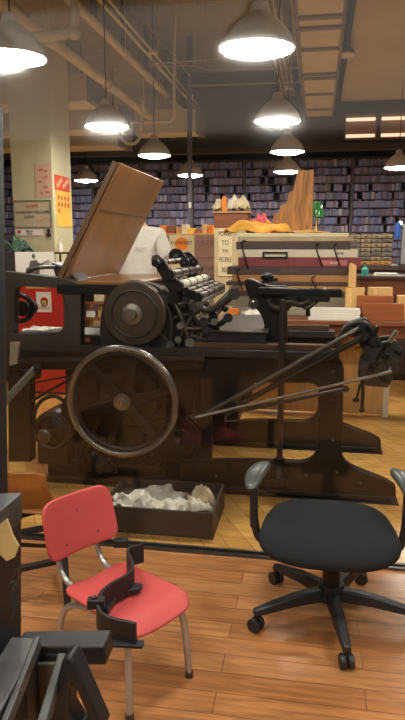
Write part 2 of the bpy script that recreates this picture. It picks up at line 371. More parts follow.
for yk, (pts, lb) in zip((7.6, 7.3, 7.45, 7.75), (([(110, 8, ), (170, 4), (300, -4)], 'thin white conduit crossing highest under the ceiling'), ([(150, 64), (205, 60), (235, 58), (300, 55)], 'thin pale conduit crossing behind the largest lamp'), ([(150, 66), (195, 66), (210, 70), (300, 68)], 'thin pale conduit with a small kink below the largest lamp'), ([(190, 86), (300, 82)], 'thin pale conduit crossing lowest behind the largest lamp'))):
    b = B().tube([at(x, y, yk) for x, y in pts], .006, 8)
    p = at(*pts[1], yk); b.cyl(p, Vector((p.x, p.y, ZC)), .004, n=6)
    b.build('conduit', mat('pale_conduit', (170, 160, 146), .6), None, lb, 'pipe')
B().tube([at(135, -5, 7.8), at(152, 31, 7.8), at(165, 45, 7.8), at(190, 76, 7.8)], .005, 6).build('hanging_wire', mat('pale_conduit', (170, 160, 146), .6), None, 'thin pale wire running slantwise across the ceiling', 'wire')

# ------------------------------------------------------------------ pendant lamps
def make_lamp(x, y, label):
    t = thing('pendant_lamp', (x, y, 2.55), label, 'lamp', 'pendant lamps in rows')
    o = Vector((x, y, 2.55))
    prof = [(.206, 0), (.21, .006), (.203, .03), (.185, .07), (.152, .115), (.11, .155), (.078, .18), (.056, .195), (.05, .225), (.044, .245), (.018, .255),
            (.014, .25), (.034, .235), (.045, .19), (.066, .176), (.102, .148), (.144, .11), (.176, .066), (.195, .027), (.2, .006)]
    b = B(); n = 40; rings = []
    for r, h in prof: rings.append([b.bm.verts.new(o + Vector((r * math.cos(2 * PI * k / n), r * math.sin(2 * PI * k / n), h))) for k in range(n)])
    for a, c in zip(rings, rings[1:] + rings[:1]):
        for k in range(n): b.bm.faces.new((a[k], a[(k + 1) % n], c[(k + 1) % n], c[k]))
    b.build('lamp_shade', SHADE, t)
    B().lathe([(.0, -.03), (.08, -.026), (.15, -.014), (.19, .0), (.198, .008), (.196, .016), (0, .022)], o, n=40).build('diffuser', BULB, t)
    B().cyl(o + Vector((0, 0, .25)), o + Vector((0, 0, ZC - 2.55)), .006, n=8).build('cord', IRON, t)
    B().lathe([(0, 1.2), (.06, 1.2), (.055, 1.235), (.02, 1.25), (0, 1.25)], o, n=20).build('cord_cap', WHITE_IN, t)
    return t
lamps = [(-.365, 3.92, 'largest pendant lamp, hung highest in view above the press bed'), (-1.84, 3.84, 'big pendant lamp beside the cream column, cut by the picture edge'),
 (-.39, 6.13, 'second lamp of the row above the flat stacks, next after the largest'), (-.39, 8.1, 'third lamp of the row above the flat stacks'), (-.495, 10.25, 'farthest lamp of the row, just above the stepped wooden block'),
 (-2.0, 6.11, 'pendant lamp between the cream column and the slanted board top'), (-2.05, 8.14, 'pendant lamp right above the top of the slanted brown board'), (-2.05, 10.5, 'pendant lamp in front of the bookcases over the orange circle poster'),
 (-4.0, 11.0, 'small pendant lamp between cream column and slanted brown board'), (1.13, 10.0, 'pendant lamp at the far end by the glowing reflection strips'),
 (1.3, 8.1, None), (1.35, 6.1, None), (1.4, 3.9, None),  # unseen lamps added for lighting, carrying on the visible rows
 (-.39, 1.72, None), (-2.0, 1.72, None), (1.3, 1.72, None), (-.39, -.5, None), (1.3, -.5, None), (-2.0, -.5, None)]
L0 = None
for x, y, lb in lamps:
    lb = lb or 'added unseen pendant lamp carrying on the rows outside the picture'
    if L0 is None: L0 = make_lamp(x, y, lb)
    else: copy_thing(L0, (x, y, 2.55), lb)
t = thing('dome_lamp', (.244, 8.07, 3.6), 'small dark dome lamp hung under the ribbed ceiling duct', 'lamp')
o = Vector((.244, 8.07, 3.62))
B().lathe([(.0, .13), (.03, .13), (.05, .09), (.1, .05), (.125, .0), (.118, .0), (.0, .02)], o).build('lamp_shade', IRON, t)
B().lathe([(0, .004), (.112, .004), (.112, -.022), (0, -.045)], o).build('diffuser', mat('cream_glass', (222, 208, 184), .4), t)
B().cyl(o + Vector((0, 0, .12)), o + Vector((0, 0, .3)), .012).build('stem', IRON, t)
# ================================================================== PRINTING PRESS
PY = 3.6                                   # plane of the near side frame
pr = thing('printing_press', (-0.7, 4.1, 0), 'large black iron cylinder printing press with spoked handwheel and upright brown feed board', 'printing press')
def XZ(x, y, Y=PY): p = at(x, y, Y); return (p.x, p.z)
def arc(x0, y0, x1, y1, x2, y2, n=5):      # rounded corner in outline
    return [((1 - t) ** 2 * x0 + 2 * t * (1 - t) * x1 + t * t * x2, (1 - t) ** 2 * y0 + 2 * t * (1 - t) * y1 + t * t * y2) for t in [i / n for i in range(n + 1)]]
def pp(name, m, b, bevel=.004, label=None): return b.build(name, m, pr, label, bevel=bevel)
# near side frame on the right: beam, leg, flared foot
for (nm, Y0, dy) in (('near_side_frame', PY, .07), ('far_side_frame', 4.5, .07)):
    out = [(200, 358)] + arc(330, 356, 343, 357, 344, 370) + [(342, 450)] + arc(342, 455, 344, 465, 358, 470) + [(386, 481), (396, 487), (396, 497), (180, 486), (180, 462), (250, 461)] + arc(300, 463, 317, 462, 318, 445) + [(319, 395)] + arc(319, 390, 318, 384, 308, 383) + [(254, 383)] + arc(254, 383, 252, 402, 238, 416) + [(200, 416)]
    pts = [XZ(x, y) for x, y in out]
    pp(nm, IRON_B, B().plate(pts, [], Y0, dy), .006)
# base plates, their ledges
for (nm, Y0) in (('near_base_rail', PY - .05), ('far_base_rail', 4.46)):
    za = at(300, 495, PY).z
    B().bx(-1.62, .50, Y0, Y0 + .17, 0, za).build(nm, IRON, pr, bevel=.006)
    B().bx(-1.62, .46, Y0 + .03, Y0 + .14, za, za + .03).build('base_ledge', IRON_B, pr, bevel=.004)
# beam flange along the top of the near frame, bed rails
z1 = at(270, 350, PY).z; z0 = at(270, 358, PY).z
pp('top_flange', IRON_R, B().bx(-1.62, .14, PY - .03, PY + .12, z0, z1), .004)
pp('top_flange', IRON_R, B().bx(-1.62, .14, 4.45, 4.6, z0, z1), .004)
pp('bed_rail', WOOD_T and mat('brown_oiled_rail', (92, 66, 48), .35, .3, .2, 8), B().bx(-.72, .10, PY + .0, PY + .06, z1, z1 + .035), .004)
pp('bed_rail', mat('brown_oiled_rail', (92, 66, 48)), B().bx(-.72, .10, 4.5, 4.56, z1, z1 + .035), .004)
# the bed: dark block with a grey steel top
bz0, bz1 = z1 + .035, at(235, 333, PY).z
pp('bed_block', mat('blue_black_iron', (46, 46, 48), .4, .4, .2, 10), B().bx(at(205, 340, PY).x, at(266, 340, PY).x, PY + .02, 4.45, bz0, bz1), .006)
pp('bed_top', STEEL_D, B().bx(at(204, 340, PY).x, at(268, 340, PY).x, PY, 4.47, bz1, bz1 + .012), .003)
# left body: panels, post, beams
pp('left_side_frame', IRON_B, B().plate([XZ(*p) for p in [(58, 372), (208, 368), (208, 486), (40, 480), (40, 440), (58, 400)]], [[XZ(*p) for p in arc(92, 400, 92, 397, 96, 397) + [(105, 397), (106, 403), (92, 404)]]], PY + .12, .06), .005)
pp('frame_post', IRON_B, B().px([(8, 366), (30, 366), (31, 462), (8, 462)], PY, .08), .006)
pp('cross_beam', IRON_B, B().px([(8, 350), (205, 350), (205, 370), (8, 370)], PY - .02, .1), .006)
pp('cross_beam', IRON_B, B().px([(8, 350), (205, 350), (205, 370), (8, 370)], 4.45, .1), .006)
pp('beam_molding', IRON_R, B().px([(18, 358), (205, 356), (205, 361), (18, 363)], PY - .035, .02), .003)
pp('lower_panel', IRON_B, B().bx(-1.62, -.62, 4.42, 4.46, .1, .8), .004)
# window-like delivery frame at the far left
hol = arc(16, 294, 16, 286, 24, 286) + arc(58, 288, 64, 289, 64, 297) + arc(65, 322, 65, 331, 58, 332) + [(15, 333)]
pp('delivery_frame', mat('grey_black_frame', (58, 52, 46), .5, .2, .15, 8), B().plate([XZ(*p) for p in [(5, 271), (66, 278), (82, 284), (82, 350), (5, 350)]], [[XZ(*p) for p in hol]], PY - .02, .07), .005)
pp('delivery_shelf', IRON_R, B().bx(at(12, 335, PY).x, at(104, 335, PY).x, PY + .05, 3.98, at(12, 337, PY).z, at(12, 334, PY).z), .004)
pp('delivery_bracket', IRON_R, B().px([(50, 262), (68, 268), (80, 282), (56, 278)], PY + .05, .2), .01)
pp('delivery_handle', STEEL_D, B().tube([at(25, 276, PY + .02), at(31, 269, PY + .02), at(42, 267, PY + .02), at(55, 267, PY + .05)], .012, 10, 2), 0)
# spool on the delivery side
q = B().cyl(at(22, 309, PY + .3), at(22, 309, PY + .3) + Vector((0, .14, 0)), .05).torus(at(20, 308, PY + .28), .085, .017).build('spool', IRON, pr)
# upright brown feed board, 1.05 m deep
p0, p1 = Vector((-1.47, 0, 1.255)), Vector((-1.117, 0, 1.909)); u = (p1 - p0).normalized(); nrm = Vector((u.z, 0, -u.x))
bd = B().prism([p0 + Vector((0, PY, 0)), p1 + Vector((0, PY, 0)), p1 + nrm * .022 + Vector((0, PY, 0)), p0 + nrm * .022 + Vector((0, PY, 0))], (0, 1.05, 0)).build('feed_board', BOARD, pr, 'brown upright feed board', bevel=.004)
B().prism([p0 + nrm * .022 + u * .45 + Vector((0, PY + .01, 0)), p0 + nrm * .022 + u * .462 + Vector((0, PY + .01, 0)), p0 + nrm * .025 + u * .462 + Vector((0, PY + .01, 0)), p0 + nrm * .025 + u * .45 + Vector((0, PY + .01, 0))], (0, 1.03, 0)).build('board_joint', mat('board_seam', (110, 74, 44), .5), bd)
B().bar(p0 + Vector((-.02, PY - .005, 0)), p1 + Vector((-.012, PY - .005, 0)), .02, .03).build('board_edge_strip', mat('board_edge', (112, 82, 56), .4, .2), bd)
pp('feed_table', BOARD, B().bx(-1.49, -.98, PY + .0, 4.62, 1.222, 1.24), .003)
pp('feed_table_rail', IRON, B().bx(-1.5, -.98, PY - .03, PY + .02, 1.165, 1.222).bx(-1.5, -.98, 4.6, 4.65, 1.165, 1.222), .004)
# cylinder running from front to back
C = at(137, 313, PY); cx, cz = C.x, C.z
cyl = B().lathe([(0, .03), (.165, .03), (.168, .1), (.16, .12), (.16, .98), (.168, 1.0), (.165, 1.02), (0, 1.02)], (cx, PY - .02, cz), 'Y', 48).build('impression_cylinder', IRON_R, pr)
B().lathe([(0, 0), (.178, 0), (.186, .01), (.186, .045), (.178, .05), (0, .05)], (cx, PY - .06, cz), 'Y', 56).build('end_ring', mat('dark_bronze_paint', (78, 68, 58), .36, .4, .2, 12), cyl)
B().lathe([(0, 0), (.03, 0), (.034, .03), (.06, .035), (.064, .055), (0, .06)], (cx - .01, PY - .11, cz), 'Y', 32).build('hub', STEEL, cyl)
B().torus((cx, PY - .062, cz), .135, .008, 'Y', 48, 8).build('ring_ridge', IRON_R, cyl)
# bearing housing around the cylinder
pp('cylinder_housing', IRON_R, B().px(arc(100, 350, 96, 300, 116, 284) + arc(124, 281, 150, 278, 165, 292) + [(172, 330), (176, 350)], PY + .04, .08).px(arc(100, 350, 96, 300, 116, 284) + arc(124, 281, 150, 278, 165, 292) + [(172, 330), (176, 350)], 4.47, .08), .006)
# inking rollers on slanted arms, running front to back
for Y0 in (PY + .06, 4.35):
    zf = at(155, 262, PY + .06)
    pp('roller_arm', IRON, B().prism([Vector((zf.x - .02, Y0, zf.z + .01)), Vector((zf.x + .045, Y0, zf.z + .025)), Vector((zf.x + .19, Y0, zf.z - .2)), Vector((zf.x + .12, Y0, zf.z - .24))], (0, .035, 0)), .006)
    pp('arm_boss', STEEL_D, B().cyl((zf.x + .012, Y0 - .015, zf.z + .012), (zf.x + .012, Y0 + .05, zf.z + .012), .032), .003)
zx, zz = zf.x, zf.z
for (dx, dz, r, m, nm) in ((.02, -.005, .016, STEEL, 'tie_rod'), (.10, -.07, .027, STEEL_D, 'ink_roller'), (.145, -.135, .03, mat('pale_roller', (206, 196, 176), .4, 0, .1, 8), 'ink_roller'), (.20, -.165, .02, STEEL_D, 'ink_roller'), (.235, -.18, .02, STEEL, 'ink_roller'), (.27, -.195, .02, STEEL_D, 'ink_roller'), (.12, -.2, .03, STEEL_D, 'ink_roller')):
    rr = B().cyl((zx + dx, PY - .0, zz + dz), (zx + dx, 4.55, zz + dz), r, n=18).build(nm, m, pr)
    c = B()
    for k in range(5): c.torus((zx + dx, PY + .03 + k * .22, zz + dz), r + .001, .004, 'Y', 16, 6)
    c.build('roller_collar', IRON_R, rr)
    B().cyl((zx + dx, PY - .02, zz + dz), (zx + dx, PY + .012, zz + dz), r + .005, n=18).build('bearing_cap', IRON, rr)
pp('roller_plate', mat('worn_grey_plate', (128, 122, 110), .35, .6, .2, 10), B().prism([Vector((zx + .18, PY, zz - .2)), Vector((zx + .29, PY, zz - .21)), Vector((zx + .29, PY, zz - .235)), Vector((zx + .16, PY, zz - .24))], (0, .95, 0)), .004)
for (x, y, Y0, r) in ((176, 256, 4.3, .05), (187, 259, 4.38, .045), (193, 262, 4.3, .03), (184, 263, 4.2, .03)):
    g = at(x, y, Y0); b = B().cyl(g, g + Vector((0, .03, 0)), r, n=24)
    for k in range(16):
        a = 2 * PI * k / 16; b.rbox(g + Vector((r * math.cos(a), .015, r * math.sin(a))), (.008, .03, .008), (0, -a, 0))
    gg = b.build('gear', IRON, pr); B().cyl(g + Vector((0, -.02, 0)), g + Vector((0, .04, 0)), r * .3, n=12).build('gear_hub', STEEL_D, gg)
# carriage mechanism under the rollers: links, levers, small shafts
for (pts, r, m) in (([(165, 300), (172, 322), (170, 345)], .014, IRON_R), ([(172, 298), (182, 318), (190, 343)], .016, STEEL_D), ([(186, 300), (196, 322), (206, 330)], .013, IRON), ([(196, 306), (210, 312), (224, 302), (234, 294)], .02, IRON_R), ([(160, 316), (150, 336), (146, 350)], .02, IRON_R), ([(180, 326), (196, 330), (214, 322)], .012, STEEL_D), ([(178, 340), (192, 316), (200, 304)], .012, STEEL_D), ([(204, 322), (218, 326), (228, 318)], .016, IRON)):
    b = B().tube([at(x, y, PY + .02) for x, y in pts], r, 10, 2)
    for e in (pts[0], pts[-1]): b.cyl(at(e[0], e[1], PY - .005), at(e[0], e[1], PY + .05), r * 1.7, n=14)
    pp('carriage_link', m, b, 0)
for k in range(7): pp('cam_stack' if k < 3 else 'adjusting_screw', STEEL_D if k % 2 else IRON_R, B().cyl(at(180 + k * 6.2, 336 - (k * 7) % 18, PY + .05), at(180 + k * 6.2, 346, PY + .05), .012 + .004 * (k % 3), n=12).cyl(at(180 + k * 6.2, 336 - (k * 7) % 18, PY + .05), at(180 + k * 6.2, 333 - (k * 7) % 18, PY + .05), .018, n=6), 0)
pp('carriage_side', IRON_R, B().px([(166, 296), (184, 300), (198, 330), (206, 350), (158, 350)], PY + .1, .06).px([(166, 296), (184, 300), (198, 330), (206, 350), (158, 350)], 4.4, .06), .006)
for k, (x, y, rr_) in enumerate(((163, 310, .03), (176, 308, .022), (190, 320, .026), (199, 338, .03), (168, 335, .028), (214, 316, .022), (206, 304, .02), (225, 309, .018))):
    g = at(x, y, PY + .06); b = B().lathe([(0, -.03), (rr_ * .35, -.03), (rr_ * .4, -.01), (rr_, -.008), (rr_, .03), (0, .03)], g, 'Y', 22)
    pp('small_gear', STEEL_D if k % 3 == 0 else IRON, b, 0)
for k, (x0, y0, x1, y1) in enumerate(((158, 300, 186, 306), (170, 318, 200, 312), (152, 326, 176, 348), (188, 334, 210, 342), (200, 318, 212, 306))):
    pp('link_bar', IRON_R if k % 2 else STEEL_D, B().bar(at(x0, y0, PY + .03), at(x1, y1, PY + .05), .02, .024, (0, 1, 0)), .004)
for (x, y, dx, dz) in ((386, 356, .03, .03), (398, 352, .04, .02), (372, 368, .03, .04), (384, 380, .05, .02), (352, 330, .03, .03), (376, 330, .02, .05)):
    pp('end_fitting', IRON, B().rbox(at(x, y, PY - .01), (dx, .04, dz), (0, .4, 0)), .004)
pp('gripper_bar', IRON, B().bar(at(212, 314, PY + .2), at(236, 289, 4.4), .05, .05), .006)
# big handwheel in front of the frame
fw = at(122, 402, 3.46); R0 = .315
hw = B().torus(fw, R0, .021, 'Y', 72, 14).build('handwheel_rim', mat('polished_dark_rim', (150, 146, 142), .24, .85, .15, 10), pr)
B().torus(fw + Vector((0, .012, 0)), R0 - .03, .016, 'Y', 72, 8).build('rim_web', IRON_B, hw)
hs = []
for k in range(6):
    a = math.radians(12 + 60 * k)
    dv = Vector((math.cos(a), 0, math.sin(a))); b = B()
    pv = Vector((-math.sin(a), 0, math.cos(a)))
    b.prism([fw + dv * .03 + pv * .034, fw + dv * (R0 - .01) + pv * .017, fw + dv * (R0 - .01) - pv * .017, fw + dv * .03 - pv * .034], (0, .022, 0))
    b.build('spoke', IRON, hw, bevel=.006)
B().lathe([(0, -.05), (.022, -.05), (.024, -.03), (.036, -.03), (.04, -.012), (.05, -.01), (.05, .16), (0, .16)], fw, 'Y', 28).build('wheel_hub', STEEL, hw, bevel=.002)
# gear ring behind it, and the reddish big gear low behind
g = at(128, 397, PY + .07)
gr = B().lathe([(.12, 0), (.185, 0), (.19, .006), (.19, .045), (.12, .045), (.12, 0)], g, 'Y', 64).build('gear_ring', IRON_R, pr)
b = B()
for k in range(56):
    a = 2 * PI * k / 56; b.rbox(g + Vector((.192 * math.cos(a), .022, .192 * math.sin(a))), (.012, .04, .01), (0, -a, 0))
b.build('gear_teeth', IRON, gr)
for (x, y, r) in ((180, 437, .125), (150, 452, .1), (95, 450, .11)):
    g = at(x, y, PY + .06); b = B().lathe([(0, 0), (r * .3, -.02), (r * .3, .01), (r * .8, .012), (r * .82, -.004), (r, 0), (r, .05), (0, .05)], g, 'Y', 48)
    pp('drive_gear', IRON_B, b, 0)
for (x0, y0, x1, y1) in ((64, 428, 118, 440), (60, 462, 205, 468), (140, 425, 205, 415), (75, 470, 100, 420), (160, 420, 166, 478), (195, 390, 197, 478), (112, 455, 116, 480)):
    pp('brace_bar', IRON_B, B().bar(at(x0, y0, PY + .09), at(x1, y1, PY + .09), .03, .03, (0, 1, 0)), .004)
# drive motor with pulley low on the left
mc = at(50, 431, PY - .02)
mo = B().lathe([(0, 0), (.07, 0), (.1, .02), (.115, .06), (.115, .24), (.09, .3), (0, .3)], mc, 'Y', 36).build('motor_housing', IRON, pr)
B().torus(mc + Vector((.01, -.01, 0)), .105, .012, 'Y', 40, 8).torus(mc + Vector((.01, .015, .0)), .112, .01, 'Y', 40, 8).build('pulley_rim', IRON_R, mo)
B().lathe([(0, -.06), (.025, -.06), (.045, -.05), (.05, 0), (0, 0)], mc + Vector((-.02, 0, -.02)), 'Y', 24).build('pulley_hub', STEEL_D, mo)
b = B()
for k in range(5):
    a = 2 * PI * k / 5 + .3; b.bar(mc + Vector((0, -.02, 0)), mc + Vector((.1 * math.cos(a), -.012, .1 * math.sin(a))), .014, .02, (0, 1, 0))
b.build('pulley_arm', IRON, mo)
B().bx(mc.x - .1, mc.x + .1, PY, PY + .25, .1, mc.z - .09).build('motor_foot', IRON_B, pr, bevel=.006)
pp('belt_guard', IRON, B().tube([at(33, 425, PY - .04), at(36, 405, PY - .04), at(48, 396, PY - .04), at(60, 397, PY - .04), at(70, 408, PY - .04)], .012, 8, 2), 0)
pp('link_rod', IRON, B().cyl(at(28, 384, PY + .02), at(70, 376, PY + .02), .006, n=8).cyl(at(28, 403, PY + .02), at(72, 378, PY + .02), .008, n=8), 0)
lv = B().bar(at(2, 405, 3.3), at(35, 369, 3.42), .035, .04).build('brake_lever', mat('grey_green_paint', (104, 104, 92), .45, .2, .15, 9), pr, 'grey-green lever', bevel=.006)
B().cyl(at(37, 366, 3.36), at(37, 376, 3.46), .02, n=14).build('lever_knob', IRON, lv)
pp('lever_bracket', IRON, B().bar(at(22, 375, 3.42), at(38, 373, PY + .02), .05, .05), .005)
pp('step_board', GREYBOARD, B().px([(10, 342), (19, 342), (17, 364), (9, 366)], PY - .05, .03), .003)
# vertical pole with a conical socket
pa, pb = at(283, 300, 3.5), at(278, 462, 3.5)
pp('upright_rod', IRON_R, B().cyl(Vector((pa.x, 3.5, pb.z)), pa, .017, n=16), 0)
pp('rod_socket', IRON, B().lathe([(0, 0), (.055, 0), (.05, .03), (.036, .05), (.03, .12), (0, .12)], (pa.x, 3.5, at(278, 478, 3.5).z), 'Z', 20), 0)
pp('socket_bracket', IRON, B().bx(pa.x - .05, pa.x + .05, 3.44, PY + .05, at(278, 482, 3.5).z, at(278, 476, 3.5).z), .004)
# curved column bracket with top arm
cb = arc(246, 290, 240, 276, 252, 279) + [(262, 284), (270, 286), (287, 286), (287, 352), (266, 352)] + arc(264, 325, 262, 312, 252, 306)
pp('column_bracket', IRON, B().px(cb, PY + .15, .09), .01)
pp('bracket_boss', STEEL_D, B().lathe([(0, 0), (.012, 0), (.02, .01), (.03, .01), (.03, .04), (0, .04)], at(253, 304, PY + .12), 'Y', 24), 0)
pp('top_arm', IRON, B().bar(at(258, 291, PY + .12), at(342, 293, PY + .12), .06, .045).bar(at(285, 297, PY + .12), at(330, 299, PY + .12), .05, .035), .008)
pp('arm_tip', STEEL_D, B().ball(at(326, 290, PY + .1), (.02, .02, .016)).tube([at(318, 292, PY + .1), at(325, 288, PY + .1), at(327, 294, PY + .1)], .008, 8, 1), 0)
pp('arm_cap', IRON, B().ball(at(267, 277, PY + .14), (.04, .04, .025)).bar(at(262, 282, PY + .14), at(278, 279, PY + .14), .03, .02), .003)
pp('clamp_link', IRON_R, B().tube([at(268, 300, PY + .1), at(272, 308, PY + .1), at(282, 308, PY + .1), at(290, 300, PY + .1), at(300, 306, PY + .1), at(310, 300, PY + .1)], .018, 10, 2), 0)
pp('clamp_link', STEEL_D, B().tube([at(286, 310, PY + .12), at(296, 298, PY + .12), at(306, 310, PY + .12), at(318, 300, PY + .12)], .014, 10, 2), 0)
pp('small_handle', IRON, B().cyl(at(308, 316, PY + .12), at(308, 303, PY + .12), .014, .009), 0)
# long delivery rods
for (a, b_, r, m) in (((362, 327), (204, 415), .0135, STEEL_D), ((365, 336), (230, 410), .016, IRON), ((394, 371), (193, 418), .0085, STEEL), ((346, 389), (228, 413), .012, IRON_B)):
    Ya = 3.44 if m is not STEEL else 3.4
    ro = B().cyl(at(a[0], a[1], Ya), at(b_[0], b_[1], Ya), r, n=14).build('long_rod', m, pr)
    B().cyl(at(a[0], a[1], Ya - .02), at(a[0], a[1], PY + .04), r * 1.5, n=14).cyl(at(b_[0], b_[1], Ya - .02), at(b_[0], b_[1], PY + .12), r * 1.4, n=14).build('rod_pin', IRON, ro)
pp('rod_pivot', IRON_B, B().px([(228, 402), (238, 402), (240, 420), (226, 421)], 3.46, .15), .004)
# lever cluster on the right end
pp('end_casting', IRON, B().px(arc(340, 336, 343, 324, 354, 321) + arc(366, 318, 374, 324, 378, 338) + [(382, 350), (372, 356), (362, 350)] + arc(358, 340, 352, 333, 344, 341), PY + .02, .08), .008)
pp('end_arch', IRON_R, B().tube([at(338, 345, PY), at(343, 330, PY), at(352, 323, PY), at(364, 322, PY), at(372, 330, PY), at(380, 346, PY)], .017, 10, 2), 0)
pp('end_plate', mat('slate_grey_iron', (70, 72, 74), .4, .4, .2, 10), B().px([(364, 346), (396, 340), (404, 352), (402, 360), (392, 364), (388, 372), (394, 378), (388, 388), (366, 386), (358, 376), (360, 358)], PY, .05), .006)
pp('end_plate', IRON, B().px([(374, 338), (390, 336), (402, 348), (380, 352)], PY + .3, .05), .006)
pp('plate_ring', STEEL_D, B().torus(at(380, 363, PY - .012), .018, .006, 'Y', 24, 8), 0)
pp('plate_lug', IRON, B().cyl(at(395, 371, PY - .06), at(395, 371, PY + .04), .028).cyl(at(373, 342, PY - .02), at(373, 342, PY + .06), .03).cyl(at(366, 357, PY - .02), at(366, 357, PY + .04), .02), .003)
lv = B().cyl(at(376, 360, PY - .03), at(388, 344, PY - .05), .008, n=10).build('setting_lever', IRON, pr)
B().cyl(at(387, 345, PY - .05), at(397, 331, PY - .06), .0125, n=14).build('lever_grip', STEEL, lv)
pp('setting_knob', IRON, B().ball(at(388, 344, PY - .05), .02), 0)
hd = B().tube([at(362, 378, PY - .01), at(363, 394, PY - .02), at(362, 408, PY - .02)], .011, 10, 1).tube([at(360, 384, PY - .01), at(357, 398, PY - .02)], .007, 8).build('drop_handle', IRON, pr)
B().ball(at(362, 410, PY - .02), (.016, .016, .014)).ball(at(356, 400, PY - .02), (.02, .016, .014)).build('handle_ball', IRON, hd)
pp('end_bolt', BRASS, B().cyl(at(362, 352, PY - .02), at(366, 356, PY + .03), .012).ball(at(358, 349, PY - .01), .014), 0)
b = B()
for (x, y) in ((333, 372), (333, 400), (333, 440), (337, 472), (360, 483), (216, 476), (260, 474), (306, 475)): b.cyl(at(x, y, PY - .006), at(x, y, PY + .02), .011, n=6)
pp('frame_bolt', IRON_R, b, 0)
pp('bed_drawer_block', IRON, B().px([(193, 388), (236, 388), (232, 396), (232, 412), (193, 412)], PY + .4, .3), .006)

# ================================================================== ON AND BEHIND THE PRESS
rag('rag', at(42, 333, PY + .25), .22, .16, .05, .1, 4, RAGM, 'crumpled pale rag lying inside the square opening of the press frame', 'rag', 'rags lying about')
q = thing('picture_print', at(34, 275, 4.2), 'black and white print of a seated guitar player leaning on the press', 'picture')
pa = at(16, 276, 4.2); pb = at(54, 252, 4.2)
B().bx(pa.x, pb.x, 4.2, 4.206, pa.z, pb.z).build('sheet', PAPER, q)
f = B()
f.ball(at(33.5, 256, 4.197), (.012, .003, .016)).px([(30, 261), (37, 260), (40, 268), (39, 275), (28, 275), (29, 266)], 4.196, .003).bar(at(27, 270, 4.195), at(49, 260, 4.195), .003, .012, (0, 1, 0)).bar(at(37, 262, 4.195), at(44, 266, 4.195), .003, .016, (0, 1, 0)).ball(at(29, 270, 4.195), (.024, .003, .018))
f.build('printed_figure', mat('grey_print_ink', (96, 92, 90), .8), q)
B().bx((pa.x + pb.x) / 2 - .08, (pa.x + pb.x) / 2 + .08, 4.21, 4.24, 1.15, pa.z + .05).build('easel_back', WOOD_TAN, q)
# red cabinet seen through the frame
rc = thing('red_cabinet', (-2.6, 6.0, 0), 'tall red enamel cabinet with a white poster, seen through the press frame', 'cabinet')
rx0, rx1 = at(8, 300, 5.8).x, at(72, 300, 5.8).x; rz = at(40, 279, 5.8).z
B().bx(rx0, rx1, 5.8, 6.3, .02, rz).build('cabinet_body', REDP, rc, bevel=.008)
B().bx(rx0 + .02, rx1 - .02, 5.785, 5.8, .08, rz - .08).build('door', REDP, rc, bevel=.004)
B().cyl((rx1 - .06, 5.77, .9), (rx1 - .06, 5.77, 1.02), .008).build('handle', STEEL_D, rc)
B().bx(rx0, rx1, 5.82, 6.28, 0, .02).build('plinth', IRON, rc)
po = thing('poster', at(44, 312, 5.78), 'small white poster with red cap and yellow roundel on the red cabinet', 'poster')
p0, p1 = at(37, 312, 5.78), at(51, 292, 5.78)
B().bx(p0.x, p1.x, 5.776, 5.783, p0.z, p1.z).build('sheet', PAPER, po)
c = at(44.3, 301.5, 5.774)
B().ball(c + Vector((0, 0, .008)), (.04, .004, .034)).build('printed_cap', INK_R, po)
B().ball(c + Vector((0, -.003, -.008)), (.036, .004, .028)).build('printed_roundel', YELLOW, po)
B().torus(c + Vector((0, -.003, -.012)), .03, .006, 'Y', 24, 6).bx(c.x - .02, c.x + .02, c.y - .008, c.y - .004, c.z - .018, c.z - .01).build('printed_marks', INK, po)
B().bx(p0.x + .02, p1.x - .02, 5.773, 5.777, p0.z + .03, p0.z + .036).bx(p0.x + .02, p1.x - .02, 5.773, 5.777, p0.z + .045, p0.z + .05).build('printed_lines', INK_P, po)
# wooden shelf with boxes and papers behind the feed board
wsx0, wsx1 = at(80, 300, 5.2).x, at(112, 300, 5.2).x
ws = thing('shelf_unit', (wsx0, 5.3, 0), 'open wooden shelf unit with papers behind the press cylinder', 'shelf')
for x in (wsx0, wsx1): B().bx(x - .012, x + .012, 5.2, 5.5, 0, at(90, 284, 5.2).z).build('side_panel', WOOD_TAN, ws, bevel=.003)
for y in (284, 302, 318, 336): B().bx(wsx0 + .012, wsx1 - .012, 5.2, 5.5, at(90, y, 5.2).z - .02, at(90, y, 5.2).z).build('shelf_board', WOOD_TAN if y == 284 else WOOD_T, ws, bevel=.002)
for (x0, x1, y0, y1, m, lb) in ((86, 95, 317.5, 311, PAPER, 'white paper packet on the shelf unit behind the cylinder'), (86, 93, 301.5, 294, IRON, 'small dark box on the shelf unit behind the cylinder'), (94, 104, 301.5, 290, PAPER_C, 'cream paper packet on the shelf unit behind the cylinder'), (98, 106, 317.5, 306, WOOD_L, 'pale wooden block on the shelf unit behind the cylinder')):
    zs = at(90, 318 if y0 > 310 else 302, 5.2).z + .0005; a, c = at(x0, y0, 5.25), at(x1, y1, 5.25); a.z = zs
    B().bx(a.x, c.x, 5.25, 5.4, a.z, c.z).build('paper_packet' if m in (PAPER, PAPER_C) else 'small_block', m, None, lb, 'packet' if m in (PAPER, PAPER_C) else 'box', bevel=.004)
rag('paper_scraps', at(95, 283.5, 5.35), .2, .14, .06, 0, 9, PAPER_C, 'crumpled cream papers on top of the wooden shelf unit', 'paper')

